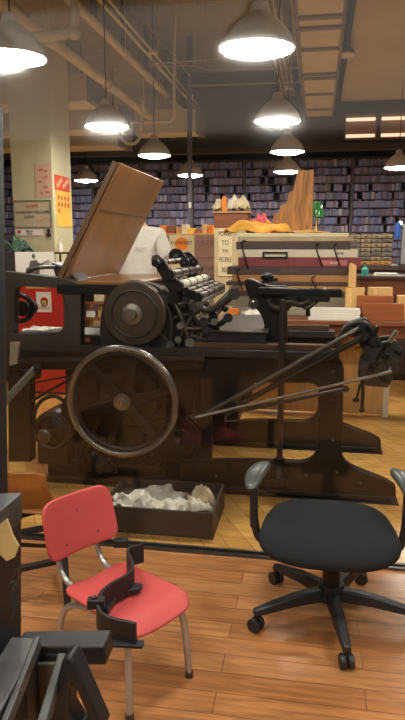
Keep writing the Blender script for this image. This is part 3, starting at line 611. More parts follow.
# ------------------------------------------------------------------ the long table on the right and what stands on it
TY = 4.9
tz = at(340, 321, TY).z
tb = thing('work_table', (.2, 5.4, 0), 'long red-brown wooden work table behind the press', 'table')
tx0, tx1 = at(216, 322, TY).x, 1.7
B().bx(tx0, tx1, TY, 5.75, tz - .035, tz).build('tabletop', WOOD_T, tb, bevel=.006)
B().bx(tx0 + .05, tx1 - .05, TY + .04, 5.7, tz - .13, tz - .035).build('apron', WOOD_T, tb, bevel=.004)
B().bx(tx0 + .1, at(383, 400, 5.55).x, 5.5, 5.53, .02, tz - .2).build('modesty_panel', WOOD_L, tb, 'tan panel under the table')
lx = at(386, 390, 5.5).x
for (x, y) in ((lx, 5.5), (tx0 + .08, TY + .1), (tx0 + .08, 5.6), (1.6, TY + .1), (1.6, 5.6)):
    B().bx(x - .025, x + .025, y - .025, y + .025, 0, tz - .13).build('leg', PAPER if x == lx else WOOD_T, tb, bevel=.003)
def onblock(name, m, x0, x1, y1, Y0, dy, label, cat, group=None, bevel=.003, y0=None):
    a, c = at(x0, 320, Y0), at(x1, y1, Y0); z0_ = tz if y0 is None else at(x0, y0, Y0).z
    return B().bx(a.x, c.x, Y0, Y0 + dy, z0_, c.z).build(name, m, None, label, cat, group, bevel=bevel)
onblock('wood_board', WOOD_M, 362, 404.5, 304, 5.0, .05, 'large red-brown wooden board upright in front on the work table', 'board')
onblock('wood_board', WOOD_M, 356, 394, 296, 5.07, .03, 'red-brown wooden board partly hidden behind the larger one', 'board')
onblock('wood_block', WOOD_L, 344.5, 365, 288, 5.115, .09, 'square pale wooden block standing below the tall pale stick', 'block')
tzb = at(365, 288, 5.115).z
onblock('wood_block', WOOD_L, 367, 393, 288, 5.12, .1, 'wide pale wooden block behind the red-brown boards', 'block')
onblock('wood_block', WOOD_L, 397, 412, 296, 5.12, .1, 'pale wooden block at the picture edge beside the boards', 'block')
b = B(); a = at(348, 288, 5.13); c_ = at(357, 263, 5.13)
b.prism([Vector((a.x, 5.13, tzb + .002)), Vector((c_.x, 5.13, tzb + .002)), Vector((c_.x - .003, 5.13, c_.z - .02)), Vector((a.x + .025, 5.13, c_.z)), Vector((a.x + .004, 5.13, c_.z - .004))], (0, .05, 0))
b.build('wood_stick', WOOD_L, None, 'tall pale wooden stick standing on the square pale block', 'stick', bevel=.002)
pa, pb = at(308, 319, 4.92), at(361, 310, 4.92)
b = B()
for k in range(5): b.bx(pa.x + .004 * (k % 2), pb.x - .003 * (k % 3), 4.93 + .004 * k, 5.1, tz + k * .017, tz + .0165 + k * .017)
b.build('paper_stack', PAPER, None, 'thick stack of white paper on the front of the work table', 'paper stack', bevel=.002)
rag('paper_scraps', Vector((at(252, 320, 5.0).x, 5.0, tz + .001)), .16, .12, .07, .3, 13, PAPER, 'crumpled white paper scraps beside the press bracket on the table', 'paper')
onblock('small_box', ORANGE, 228, 238, 309, 5.0, .07, 'small orange card box beside the paper scraps', 'box')

# ------------------------------------------------------------------ pile of flat trays, boxes and boards
SY = 5.22
def layer(name, m, x0, x1, ya, yb, label, cat, group=None, dy=.5, Y0=None, bevel=.004, under=None):
    Y0 = Y0 or SY
    global zrun
    a, c = at(x0, ya, Y0), at(x1, yb, Y0); zt = at(290, yb, Y0).z
    zb_ = zrun; zrun = zt
    return B().bx(a.x, c.x, Y0, Y0 + dy, zb_ + .0004, zt - .0004).build(name, m, None, label, cat, group, bevel=bevel)
zrun = tz
for (nm, m, x0, x1, ya, yb, lb, ct) in (
    ('board_stack', GREYBOARD, 232, 343, 321.5, 307, 'grey board pack lowest in the pile of flat trays', 'board'),
    ('board_stack', mat('olive_grey_board', (128, 120, 98), .7, 0, .15, 10), 228, 345, 307, 297, 'olive grey board pack second from the bottom of the pile', 'board'),
    ('flat_tray', TRAY, 230, 350, 297, 291.5, 'dark flat tray near the bottom of the pile, below the yellow-brown one', 'tray'),
    ('flat_tray', mat('yellow_brown_card', (176, 128, 68), .6, 0, .15, 6), 229, 352, 291.5, 286, 'yellow-brown flat tray lower in the pile', 'tray'),
    ('flat_tray', TRAY, 226, 350, 286, 282, 'thin dark flat tray between the two yellow-brown trays', 'tray'),
    ('flat_tray', mat('tan_card', (168, 118, 66), .6, 0, .15, 6), 232, 350, 282, 275, 'tan flat tray right below the lettered dark one', 'tray'),
    ('lettered_tray', TRAY, 227, 349, 275, 267, 'dark brown flat tray with raised lettering on its front', 'tray'),
    ('flat_box', MAROON, 238, 361, 267, 257.5, 'long maroon box in the middle of the pile', 'box'),
    ('flat_box', mat('pale_card', (206, 194, 170), .6, 0, .06, 5), 240, 358, 257.5, 249.5, 'long pale grey box resting on the maroon one', 'box'),
    ('flat_tray', TRAY, 236, 351, 249.5, 241.5, 'uppermost dark tray in the pile, below the paper boards', 'tray'),
    ('board_stack', mat('tan_grey_board', (176, 156, 120), .7, 0, .15, 10), 238, 353, 241.5, 237, 'tan board pack resting on the uppermost dark tray', 'board'),
    ('board_stack', PAPER_C, 236, 349, 237, 233, 'cream paper pack topmost of the pile, under the orange cloth', 'paper')):
    o = layer(nm, m, x0, x1, ya, yb, lb, ct)
    if nm == 'lettered_tray':
        p = at(290, 271, SY - .002); text('IlIIlI lIIl IlII', .035, p, FACE, mat('worn_letter_paint', (120, 92, 78), .6), o, width=1.1)
    if m is MAROON:
        p = at(334, 263, SY - .002); B().bx(p.x - .1, p.x + .1, SY - .004, SY, p.z - .02, p.z + .02).build('label_strip', mat('dull_pink_label', (176, 104, 104), .7), o)
        text('lIllI lIlIll', .022, p - Vector((0, .004, 0)), FACE, PAPER, o)
    if 'pale grey box' in lb:
        p = at(340, 253.5, SY - .002); text('lIlI llIl', .026, p, FACE, INK, o)
topz = at(290, 233, SY).z
for (x, ya, yb, lb) in ((248, 268, 240, 'bent wire stand bracing the dark trays beside the pale box end'), (322, 266, 243, 'bent wire stand bracing the trays near the box label'), (340, 266, 243, 'bent wire stand bracing the trays over the label end'), (243, 290, 268, 'bent wire stand below the lettered tray at its near end'), (318, 292, 276, 'bent wire stand below the lettered tray near the pole')):
    B().tube([at(x, ya, SY - .012), at(x - 4, (ya + yb) / 2, SY - .03), at(x - 7, yb + 2, SY - .012), at(x - 3, yb, SY - .012)], .006, 8, 1).build('wire_stand', IRON, None, lb, 'wire stand')
p = at(275, 255, SY - .01)
B().plate([(p.x - .1, p.z - .025), (p.x + .1, p.z - .025), (p.x + .1, p.z + .025), (p.x - .1, p.z + .025)], [[(p.x - .085, p.z - .013), (p.x + .085, p.z - .013), (p.x + .085, p.z + .013), (p.x - .085, p.z + .013)]], SY - .012, .012).build('label_frame', IRON, None, 'dark metal label holder on the pale grey box', 'label holder')
c0 = at(258, 233, 5.4)
rag('orange_cloth', Vector((c0.x, 5.34, topz)), .5, .16, .11, 0, 21, CLOTH_O, 'orange yellow cloth spread on top of the pile of trays', 'cloth')
c1 = at(306, 233, 5.4)
rag('orange_cloth', Vector((c1.x, 5.33, topz)), .34, .1, .028, 0, 33, mat('tan_cloth', (216, 172, 104), .9, 0, .1, 8, .1), 'tan cloth strip lying in front of the stepped wooden block', 'cloth')
c2 = at(264, 233, 5.58)
rag('pink_cloth', Vector((c2.x - .03, 5.62, topz)), .15, .12, .2, .4, 5, CLOTH_P, 'pink cloth bunched up behind the orange cloth', 'cloth')
b = B(); b.prism([Vector((at(x, 200, 5.47).x, 5.47, topz if y > 226 else at(x, y, 5.47).z)) for x, y in [(272, 229), (274, 214), (279, 213), (281, 205), (286, 204), (289, 192), (293, 190), (297, 170), (313, 170), (313, 229)]], (0, .1, 0))
b.build('stepped_wood_block', WOOD_O, None, 'tall weathered wooden block with stepped edge on top of the pile', 'wood block', bevel=.004)
gl = thing('banker_lamp', Vector((at(316, 232, 5.65).x, 5.65, topz)), 'green glass lamp on brass foot behind the stepped wooden block', 'lamp')
o = ROOT[gl]
B().lathe([(0, 0), (.05, 0), (.052, .012), (.02, .025), (.01, .06), (.01, .16), (0, .16)], o, n=20).build('lamp_base', BRASS, gl)
B().lathe([(0, .27), (.02, .268), (.045, .24), (.06, .19), (.066, .14), (.06, .14), (.04, .22), (0, .25)], o, n=24).build('lamp_shade', GREENG, gl)

# ================================================================== FAR WALL: bookcases and books
BY = 12.45
pitch = 0.148
shelf_z = [0.95 + pitch * k for k in range(14)]
bays = [-6.4 + 1.0 * k for k in range(10)]
bcs = ['first bookcase of the far wall, beyond the dark post', 'bookcase of the far wall just before the cream column', 'bookcase behind the cream column on the far wall', 'bookcase of the far wall beside the cream column', 'bookcase of the far wall behind the slanted board top', 'bookcase of the far wall behind the cylinder and the orange circle poster',
       'bookcase of the far wall behind the paper-topped crate', 'bookcase of the far wall behind the stepped wooden block', 'bookcase of the far wall just past the stepped wooden block', 'last bookcase of the far wall at the picture edge']
for i, x in enumerate(bays):
    t = thing('bookcase', (x + .5, 12.65, 0), bcs[i], 'bookcase', 'bookcases along the far wall')
    for xx in (x + .012, x + .988): B().bx(xx - .012, xx + .012, BY, YB - .01, 0, 3.022).build('side_panel', SHELF, t, smooth=False)
    B().bx(x + .024, x + .976, YB - .03, YB - .01, 0, 3.022).build('back_panel', mat('bookcase_back', (70, 66, 80), .7), t, smooth=False)
    for z in shelf_z + [3.022]: B().bx(x + .024, x + .976, BY + .01, YB - .03, z - .014, z).build('shelf_board', SHELF, t, smooth=False)
BOOKM = [mat('book_' + n, c, .65, 0, .1, 12) for n, c in (('slate', (150, 154, 190)), ('violet_grey', (156, 144, 182)), ('blue', (134, 152, 208)), ('pale', (200, 200, 220)), ('brown', (146, 126, 136)), ('navy', (118, 122, 168)), ('charcoal', (126, 122, 146)), ('lilac', (172, 164, 204)))]
CN = ['slate', 'violet grey', 'blue', 'pale grey', 'brown', 'navy', 'charcoal', 'lilac']
rb = random.Random(3)
protos = []
for i, m in enumerate(BOOKM):
    o = B().bx(-.5, .5, 0, .15, 0, 1).build('book', m, None, smooth=False); o.location = (0, 0, 0)
    protos.append(o)
for o in protos: COL.objects.unlink(o)
rest = [B() for _ in BOOKM]
nb = 0
def bookrow(x0, x1, z, bi):
    global nb
    x = x0
    while x < x1 - .02:
        wd = rb.choice((.026, .032, .038, .045, .055)); h = pitch * rb.uniform(.7, .86)
        if rb.random() < .05: x += rb.uniform(.03, .12); continue
        if x + wd > x1: break
        k = rb.choices(range(8), (5, 5, 3, 1.2, 2, 4, 5, 2))[0]
        near = (bi >= 8 and 1.7 < z < 2.6) or (bi == 5 and 1.7 < z < 2.4) or (bi == 6 and 1.9 < z < 2.7)
        if near and nb < 296:
            nb += 1
            o = protos[k].copy(); COL.objects.link(o); o.location = (x + wd / 2, BY + .03, z + .0005); o.scale = (wd * .94, 1, h)
            row = round((3.0 - z) / pitch)
            o['label'] = 'small %s book on a shelf of the %s' % (CN[k], {8: 'bookcase past the wooden block', 9: 'bookcase at the picture edge', 5: 'bookcase behind the orange circle poster', 6: 'bookcase behind the crate'}[bi])
            o['category'] = 'book'; o['group'] = 'small %s books, %s' % (CN[k], {8: 'past the block', 9: 'at the edge', 5: 'behind the poster', 6: 'behind the crate'}[bi])
        else: rest[k].bx(x + wd * .03, x + wd * .97, BY + .03, BY + .18, z + .0005, z + h)
        x += wd
for bi, x in enumerate(bays):
    for z in shelf_z: bookrow(x + .03, x + .97, z, bi)
# the many remaining spines: one mesh with a material per colour
bm = bmesh.new(); me = bpy.data.meshes.new('shelved_books')
for k, b in enumerate(rest):
    t = bpy.data.meshes.new('t'); b.bm.to_mesh(t); b.bm.free(); n0 = len(bm.faces); bm.from_mesh(t); bm.faces.ensure_lookup_table()
    for f in bm.faces[n0:]: f.material_index = k
    bpy.data.meshes.remove(t)
bm.to_mesh(me); bm.free()
for m in BOOKM: me.materials.append(m)
o = bpy.data.objects.new('shelved_books', me); COL.objects.link(o)
tag(o, 'dense rows of small dark book spines filling the far wall bookcases', 'books', kind='stuff')

# ------------------------------------------------------------------ counter with posters
KY = 8.0
kz1, kz0 = at(195, 233.5, KY).z, at(195, 278, KY).z
ct = thing('counter_cabinet', (at(195, 240, KY).x, 8.3, 0), 'long low cabinet carrying the posters behind the press rollers', 'cabinet')
ax0, ax1 = at(118, 240, KY).x, at(262, 240, KY).x
B().bx(ax0, ax1, KY + .01, 8.5, 0, kz1 - .03).build('cabinet_body', mat('grey_green_cabinet', (128, 124, 104), .6), ct, bevel=.004)
B().bx(ax0 - .02, ax1 + .02, KY + .006, 8.52, kz1 - .03, kz1).build('cabinet_top', WOOD_TAN, ct, bevel=.004)
B().bx(at(196, 275, KY).x, at(226, 275, KY).x, KY - .2, KY + .01, at(200, 282, KY).z, at(200, 276.8, KY).z).build('ledge', TRAY, ct, bevel=.004)
rk = random.Random(5)
x = at(160, 232, KY + .1).x
kk = 0
kinds = [('orange', ORANGE), ('brown', WOOD_T), ('tan', WOOD_TAN), ('cream', PAPER_C), ('yellow', YELLOW), ('rust', mat('rust_card', (170, 92, 50), .7)), ('pale wood', WOOD_L)]
while x < at(213, 232, KY + .1).x:
    wd = rk.uniform(.05, .1); h = rk.uniform(.05, .12); kn, m = kinds[kk % 7]
    B().bx(x, x + wd, KY + .08, KY + .2, kz1, kz1 + h).build('small_box', m, None, '%s small box, %s along the top of the poster cabinet' % (kn, ['first', 'second', 'third', 'fourth', 'fifth', 'sixth', 'seventh', 'eighth', 'ninth', 'tenth', 'eleventh', 'twelfth', 'thirteenth'][min(kk, 12)]), 'box', 'small boxes on the poster cabinet', bevel=.003)
    x += wd + rk.uniform(.006, .02); kk += 1
def poster(label, m, x0, x1, ya, yb, Y=KY, nm='poster'):
    a, c = at(x0, ya, Y), at(x1, yb, Y)
    t = thing(nm, ((a.x + c.x) / 2, Y, a.z), label, 'poster')
    B().bx(a.x, c.x, Y - .004, Y + .004, a.z, c.z).build('sheet', m, t); return t, a, c
t, a, c = poster('cream poster with a solid orange circle and bold black heading', PAPER_C, 169.5, 194.5, 277, 235)
p = at(181.5, 244, KY)
B().lathe([(0, -.001), (.083, -.001), (.083, .001), (0, .001)], Vector((p.x, KY - .006, p.z)), 'Y', 40).build('printed_circle', ORANGE, t)
text('RODRIGUEZ', .052, Vector((p.x, KY - .009, at(181, 243, KY).z)), FACE, INK, t, width=.92)
text('i', .05, Vector((p.x - .03, KY - .009, at(181, 249, KY).z)), FACE, INK, t)
t, a, c = poster('mauve poster with two rows of tall faint letters', MAUVE, 195.2, 217.5, 275, 235)
mx = (a.x + c.x) / 2
text('USTRI', .105, Vector((mx, KY - .006, at(206, 243.5, KY).z)), FACE, MAUVE_D, t, width=.78)
text('GENIL', .105, Vector((mx, KY - .006, at(206, 268, KY).z)), FACE, MAUVE_D, t, width=.78)
B().bx(a.x + .01, c.x - .01, KY - .006, KY - .004, at(206, 258.5, KY).z, at(206, 257.5, KY).z).build('printed_rule', MAUVE_D, t)
t, a, c = poster('cream poster with stacked condensed black words ending in PEOPLE', PAPER_C, 218.2, 232.5, 276, 228.6, 7.192)
for (wd, y, s) in (('POWER', 234, .078), ('TO', 243, .075), ('THE', 251, .045), ('PEOPLE', 260, .078), ('2020', 270, .078)):
    text(wd, s, Vector(((a.x + c.x) / 2, 7.186, at(225, y, 7.192).z)), FACE, INK, t, width=.55 if len(wd) > 3 else .8)
# crate column with papers on top
cr = thing('wooden_crate', (at(232, 220, 7.2).x, 7.4, 0), 'tall brown wooden crate stand topped with crumpled papers', 'crate')
ka, kc = at(214, 228, 7.2), at(248, 213, 7.2)
B().bx(ka.x, kc.x, 7.2, 7.5, ka.z, kc.z).build('crate_box', WOOD_T, cr, bevel=.004)
B().bx(ka.x - .02, kc.x + .02, 7.18, 7.52, kc.z, kc.z + .02).build('crate_lid', WOOD_TAN, cr, bevel=.003)
B().bx(ka.x + .005, kc.x - .02, 7.2, 7.48, 0, ka.z).build('pedestal', mat('pale_pedestal', (196, 180, 140), .7), cr)
for i, (xx, yy, sx, h, sd, lb) in enumerate(((219, 7.31, .13, .17, 41, 'crumpled cream paper at the poster side of the crate top'), (231, 7.42, .14, .2, 45, 'crumpled white paper standing in the middle of the crate top'), (242, 7.31, .15, .2, 52, 'big crumpled cream paper heap at the lamp side of the crate top'))):
    rag('crumpled_paper', Vector((at(xx, 213, 7.3).x, yy, kc.z + .021)), sx, .11, h, .2 * i, sd, PAPER if i == 1 else PAPER_C, lb, 'paper', 'crumpled papers on the crate', amp=.45)
q = at(224, 211, 7.2)
B().prism([Vector((q.x - .024, 7.21, kc.z + .021)), Vector((q.x + .026, 7.21, kc.z + .021)), Vector((q.x + .024, 7.21, kc.z + .17)), Vector((q.x, 7.21, kc.z + .19)), Vector((q.x - .022, 7.21, kc.z + .17))], (0, .012, 0)).build('orange_tag', ORANGE, None, 'upright orange card tag among the papers on the crate', 'tag')
# far right: counter, drawer block, small things
SY2 = 7.0
sa = at(300, 265, SY2)
sh = thing('side_counter', (1.0, 7.3, 0), 'dark topped counter behind the pale wooden blocks', 'counter')
xe = 2.6
B().bx(sa.x, xe, SY2, 7.6, sa.z - .05, sa.z).build('counter_top', TRAY, sh, bevel=.004)
B().bx(sa.x + .03, xe - .03, SY2 + .05, 7.55, .08, sa.z - .05).build('counter_body', TRAY, sh, bevel=.004)
B().bx(sa.x + .06, xe - .06, SY2 + .08, 7.52, 0, .08).build('plinth', IRON, sh)
tc = thing('drawer_block', (at(366, 250, 7.05).x, 7.2, sa.z), 'block of small grey stone-coloured type drawers on the dark counter', 'drawers')
da, dc = at(339, 260, 7.05), at(393, 234, 7.05)
B().bx(da.x, dc.x, 7.07, 7.4, sa.z, dc.z).build('cabinet_body', mat('drawer_body', (96, 84, 70), .7), tc, bevel=.003)
rd = random.Random(8)
cols, rows = 5, 7
stone = [mat('drawer_front_%s' % n, c_, .7, 0, .2, 14, .1) for n, c_ in (('grey', (136, 124, 106)), ('tan', (158, 136, 104)), ('dull', (112, 104, 94)))]
for i in range(cols):
    for j in range(rows):
        wx = (dc.x - da.x) / cols; wz = (dc.z - sa.z) / rows
        m = BRASS if False else (mat('drawer_front_orange', (190, 134, 66), .6, 0, .15, 9) if j == 0 and i else stone[rd.randrange(3)])
        dr = B().bx(da.x + i * wx + .004, da.x + (i + 1) * wx - .004, 7.05, 7.08, sa.z + j * wz + .004, sa.z + (j + 1) * wz - .004).build('drawer', m, tc, bevel=.003)
        B().bx(da.x + (i + .35) * wx, da.x + (i + .65) * wx, 7.04, 7.05, sa.z + (j + .4) * wz, sa.z + (j + .6) * wz).build('label_holder', STEEL_D, dr)
tl = thing('task_lamp', (at(403, 262, 6.95).x, 7.1, sa.z), 'grey post task lamp with blue sleeve on the dark counter', 'lamp')
px_ = at(402.5, 262, 7.1)
B().bx(px_.x - .02, px_.x + .03, 7.09, 7.13, sa.z, at(402, 224, 7.1).z).build('post', mat('grey_post', (150, 148, 144), .5), tl, bevel=.004)
B().lathe([(0, 0), (.05, 0), (.05, .012), (0, .012)], Vector((px_.x, 7.11, sa.z)), n=18).build('post_foot', IRON, tl)
b_ = at(397.5, 238, 7.08); B().cyl(b_, b_ + Vector((0, 0, .16)), .03, .026).build('sleeve', BLUEP, tl)
B().bar(b_ + Vector((0, 0, .1)), Vector((px_.x, 7.1, b_.z + .1)), .012, .012).build('arm', IRON, tl)
B().ball(at(400.5, 223, 7.08), .02).build('bulb', emit('small_bulb', (255, 246, 230), 6.0), tl)
tb_ = at(365, 264, 5.4)
# a thin shelf of papers above the table blocks
rs = thing('paper_shelf', (at(385, 270, 6.3).x, 6.4, 0), 'brown paper counter between the work table and the dark counter', 'counter')
r0, r1 = at(357, 276, 6.2), at(425, 276, 6.2)
B().bx(r0.x, r1.x + .34, 6.2, 6.7, r0.z - .03, r0.z).build('counter_top', TRAY, rs, bevel=.004)
B().bx(r0.x + .03, r1.x - .03, 6.24, 6.66, r0.z - .18, r0.z - .03).build('counter_body', WOOD_T, rs, bevel=.004)
for x in (r0.x + .05, r1.x + .3):
    for y in (6.27, 6.63): B().bx(x - .025, x + .025, y - .025, y + .025, 0, r0.z - .18 if x < r1.x else r0.z - .03).build('leg', WOOD_T, rs, bevel=.003)
pa = at(375, 275, 6.25)
b = B()
for k in range(3): b.bx(pa.x + .006 * k, at(398, 275, 6.25).x - .01 * (k % 2), 6.25, 6.45, r0.z + .008 * k, r0.z + .0075 + .008 * k)
b.build('paper_stack', PAPER, None, 'thin white paper sheets on the brown paper counter', 'paper stack')
bt = thing('teal_bottle', Vector((at(365, 272, 6.3).x, 6.3, r0.z)), 'small teal squeeze bottle beside the white sheets', 'bottle')
o = ROOT[bt]
B().lathe([(0, 0), (.03, 0), (.032, .01), (.032, .06), (.014, .08), (0, .08)], o, n=18).build('bottle_body', TEALP, bt)
B().cyl(o + Vector((0, 0, .08)), o + Vector((0, 0, .1)), .009).build('cap', TEALP, bt)

# ------------------------------------------------------------------ things on and by the column
def onfront(name, label, cat, m, x0, x1, ya, yb, Y=6.5):
    a, c = at(x0, ya, Y), at(x1, yb, Y); t = thing(name, ((a.x + c.x) / 2, Y, a.z), label, cat)
    B().bx(a.x, c.x, Y - .006, Y - .0005, a.z, c.z).build('sheet', m, t); return t, a, c
t, a, c = onfront('poster', 'faded pink flyer high on the shaded face of the column', 'poster', mat('faded_pink_paper', (206, 168, 140), .8, 0, .05, 9), 36.5, 51.5, 197, 164)
for (x, y, s) in ((41, 170, 5), (46, 171, 4), (46, 177, 4), (40, 182, 4), (46, 187, 5), (42, 193, 3), (48, 192, 5)):
    p = at(x, y, 6.5); B().bx(p.x - s * .005, p.x + s * .005, 6.491, 6.494, p.z - .014, p.z + .012).build('printed_mark', INK_P, t)
t, a, c = onfront('framed_print', 'wide framed welcome print with small landscape letters on the column', 'print', mat('grey_cream_paper', (188, 176, 144), .8, 0, .05, 7), 14.5, 51, 228, 200)
mx = (a.x + c.x) / 2
B().plate([(a.x, a.z), (c.x, a.z), (c.x, c.z), (a.x, c.z)], [[(a.x + .012, a.z + .012), (c.x - .012, a.z + .012), (c.x - .012, c.z - .012), (a.x + .012, c.z - .012)]], 6.488, .012).build('frame', mat('grey_frame', (120, 118, 104), .6), t)
text('IlII lIIlIII', .05, Vector((mx, 6.491, at(33, 206, 6.5).z)), FACE, INK_P, t)
text('Howdy-Folks WELCOME', .042, Vector((mx, 6.491, at(33, 212, 6.5).z)), FACE, INK_B, t, width=.86)
text('IlI lII Il II', .042, Vector((mx - .04, 6.491, at(33, 217, 6.5).z)), FACE, INK_B, t, width=.8)
p = at(40, 221, 6.5); B().prism([p + Vector((-.11, -.009, -.03)), p + Vector((.08, -.009, .02)), p + Vector((.1, -.009, .05)), p + Vector((-.02, -.009, .0))], (0, .002, 0)).build('printed_swash', mat('tan_ink', (196, 150, 112), .8), t)
t, a, c = onfront('sticker', 'narrow white bumper sticker with a red heart below the framed print', 'sticker', PAPER, 16, 43, 235.5, 229)
p = at(19.5, 232, 6.5); b = B()
b.prism([p + Vector((x * .019, -.009, z * .019)) for x, z in ((0, -1.2), (1.1, 0), (1.1, .6), (.6, 1), (0, .5), (-.6, 1), (-1.1, .6), (-1.1, 0))], (0, .002, 0)); b.build('printed_heart', INK_R, t)
text('IlIIlI lIIl', .034, Vector((at(30, 231, 6.5).x, 6.491, at(30, 231.3, 6.5).z)), FACE, INK_B, t, width=.9)
text('lIlI lIIlIlII', .018, Vector((at(30, 231, 6.5).x, 6.491, at(30, 234, 6.5).z)), FACE, INK_B, t)
t, a, c = onfront('photo_card', 'small dark photograph card pinned at the column corner', 'photo', mat('grey_card', (178, 170, 160), .8), 46, 52.3, 237.5, 228)
p = at(49, 232, 6.5); B().ball(p + Vector((0, -.008, .01)), (.02, .002, .026)).bx(p.x - .025, p.x + .025, 6.49, 6.493, p.z - .05, p.z - .015).build('printed_portrait', INK, t)
# posters on the lit side face (X = cx1)
def side(label, m, ya, yb, f0, f1):
    Ys = 6.53 + f0 * .48; Ye = 6.53 + f1 * .48
    z0_, z1_ = at(60, ya, 6.75).z, at(60, yb, 6.75).z
    t = thing('poster', (cx1, (Ys + Ye) / 2, z0_), label, 'poster')
    B().bx(cx1 + .0005, cx1 + .006, Ys, Ye, z0_, z1_).build('sheet', m, t); return t, Ys, Ye, z0_, z1_
t, ys, ye, z0_, z1_ = side('red poster with pale brush marks on the lit column side', mat('red_paper', (216, 74, 48), .8, 0, .15, 14), 191, 176, .06, .9)
b = B()
for k in range(6): b.rbox((cx1 + .008, ys + .06 + k * .055, z0_ + .05 + .03 * (k % 3)), (.003, .04, .05), (.6 - .3 * k, 0, 0))
b.build('printed_brush_marks', mat('pale_ink', (232, 190, 150), .8), t)
t, ys, ye, z0_, z1_ = side('yellow poster with small red figures below the red one', YELLOW, 227, 191.5, .1, .96)
b = B()
for k in range(9): b.ball((cx1 + .007, ys + .06 + (k % 4) * .09, z1_ - .07 - (k // 4) * .07), (.003, .02, .026))
b.build('printed_figures', INK_R, t)
sr = thing('metal_rack', (at(62, 262, 6.42).x, 6.42, 0), 'black metal rack standing beside the column base', 'rack')
for x in (53, 60, 68, 74):
    p = at(x, 250, 6.42); B().cyl((p.x, 6.42, 0), (p.x, 6.42, at(x, 252, 6.42).z), .011, n=10).build('upright', IRON, sr)
for y in (253, 275): B().cyl(at(52, y, 6.42), at(76, y, 6.42), .01, n=10).build('cross_rail', IRON, sr)
sb = thing('spray_bottle', at(60, 252.3, 6.42), 'slim white spray bottle on the black metal rack', 'bottle'); o = ROOT[sb]
B().lathe([(0, 0), (.026, 0), (.028, .01), (.028, .07), (.01, .1), (.01, .12), (0, .12)], o, n=16).build('bottle_body', PAPER, sb); B().rbox(o + Vector((.008, 0, .132)), (.04, .016, .022)).build('spray_head', PAPER, sb, bevel=.004)
bn = thing('storage_bin', (at(14, 262, 6.33).x, 6.4, 0), 'dark metal cabinet with teal cloth by the column', 'cabinet')
na, nc = at(-14, 262, 6.33), at(34, 252, 6.33)
B().bx(na.x, nc.x, 6.33, 6.47, .06, nc.z).build('cabinet_body', mat('dark_grey_enamel', (72, 72, 74), .5), bn, bevel=.006)
B().bx(na.x + .02, nc.x - .02, 6.315, 6.33, .1, nc.z - .06).build('door', mat('dark_grey_enamel', (72, 72, 74), .5), bn, bevel=.004)
B().bx(na.x + .03, nc.x - .03, 6.34, 6.46, 0, .06).build('plinth', IRON, bn)
rag('teal_cloth', Vector((at(17, 252, 6.4).x, 6.4, nc.z)), .3, .11, .14, .2, 61, CLOTH_T, 'teal and white cloth heaped on the dark cabinet by the column', 'cloth', amp=1.4)
pst = at(190, 240, 9.4)
pt = thing('shop_post', (pst.x, 9.4, 0), 'slim dark post in front of the far bookcases with a small white switch', 'post')
B().bx(pst.x - .03, pst.x + .03, 9.37, 9.43, 0, ZC).build('post_shaft', SHELF, pt, bevel=.004)
p = at(190, 205, 9.36); B().bx(p.x - .02, p.x + .02, 9.355, 9.37, p.z - .04, p.z + .04).build('switch_plate', PAPER, pt)

# ================================================================== PERSON behind the press
def skin_body(name, verts, edges, m, parent, sub=2, root=0):
    me = bpy.data.meshes.new(name); org = ROOT[parent]
    me.from_pydata([tuple(Vector(v[:3]) - org) for v in verts], edges, []); me.materials.append(m)
    o = bpy.data.objects.new(name, me); COL.objects.link(o); o.parent = parent; ROOT[o] = org
    md = o.modifiers.new('skin', 'SKIN'); md.use_smooth_shade = True
    sv = me.skin_vertices[0].data if me.skin_vertices else None
    if sv is None:
        bm = bmesh.new(); bm.from_mesh(me); bm.verts.layers.skin.verify(); bm.to_mesh(me); bm.free(); sv = me.skin_vertices[0].data
    for i, v in enumerate(verts):
        r = v[3]; sv[i].radius = r if isinstance(r, tuple) else (r, r); sv[i].use_root = (i == root)
    s2 = o.modifiers.new('subsurf', 'SUBSURF'); s2.levels = sub; s2.render_levels = sub
    return o
HX, HY = at(137, 240, 5.1).x, 5.12
pe = thing('person', (HX, HY, 0), 'person in a white t-shirt standing behind the upright brown board', 'person')
def hp(x, y, z): return (HX + x, HY + y, z)
V = [hp(0, 0, .98) + ((.15, .1),), hp(0, 0, 1.15) + ((.14, .1),), hp(0, 0, 1.38) + ((.16, .11),), hp(0, .01, 1.54) + ((.10, .08),), hp(0, .0, 1.62) + (.056,), hp(0, -.01, 1.7) + (.07,), hp(0, -.015, 1.79) + ((.078, .094),), hp(0, -.01, 1.86) + (.066,)]
Ed = [(i, i + 1) for i in range(7)]
def limb(start, pts):
    k = start
    for p in pts: V.append(p); Ed.append((k, len(V) - 1)); k = len(V) - 1
    return k
for s_ in (1, -1):
    limb(0, [hp(.1 * s_, 0, .9) + (.085,), hp(.11 * s_, -.01, .5) + (.058,), hp(.11 * s_, .03, .11) + (.04,), hp(.115 * s_, -.1, .04) + (.04,)])
    sh_ = limb(3, [hp(.19 * s_, .01, 1.505) + (.058,)])
    wri = limb(sh_, [hp(.25 * s_, -.01, 1.24) + (.044,), hp(.2 * s_, -.2, 1.17) + (.034,), hp(.15 * s_, -.3, 1.17) + (.026,)])
    palm = limb(wri, [hp(.13 * s_, -.36, 1.165) + ((.034, .02),)])
    for f, (dx, ln) in enumerate(((-.028, .062), (-.01, .074), (.009, .07), (.027, .055))):
        limb(palm, [hp((.13 + dx) * s_, -.39, 1.165) + (.0095,), hp((.125 + dx * 1.1) * s_, -.39 - ln * .6, 1.16) + (.0085,), hp((.12 + dx * 1.15) * s_, -.39 - ln, 1.145) + (.0075,)])
    limb(wri, [hp((.15 - .04) * s_, -.33, 1.165) + (.011,), hp((.15 - .065) * s_, -.365, 1.16) + (.009,)])
body = skin_body('body', V, Ed, SKIN, pe)
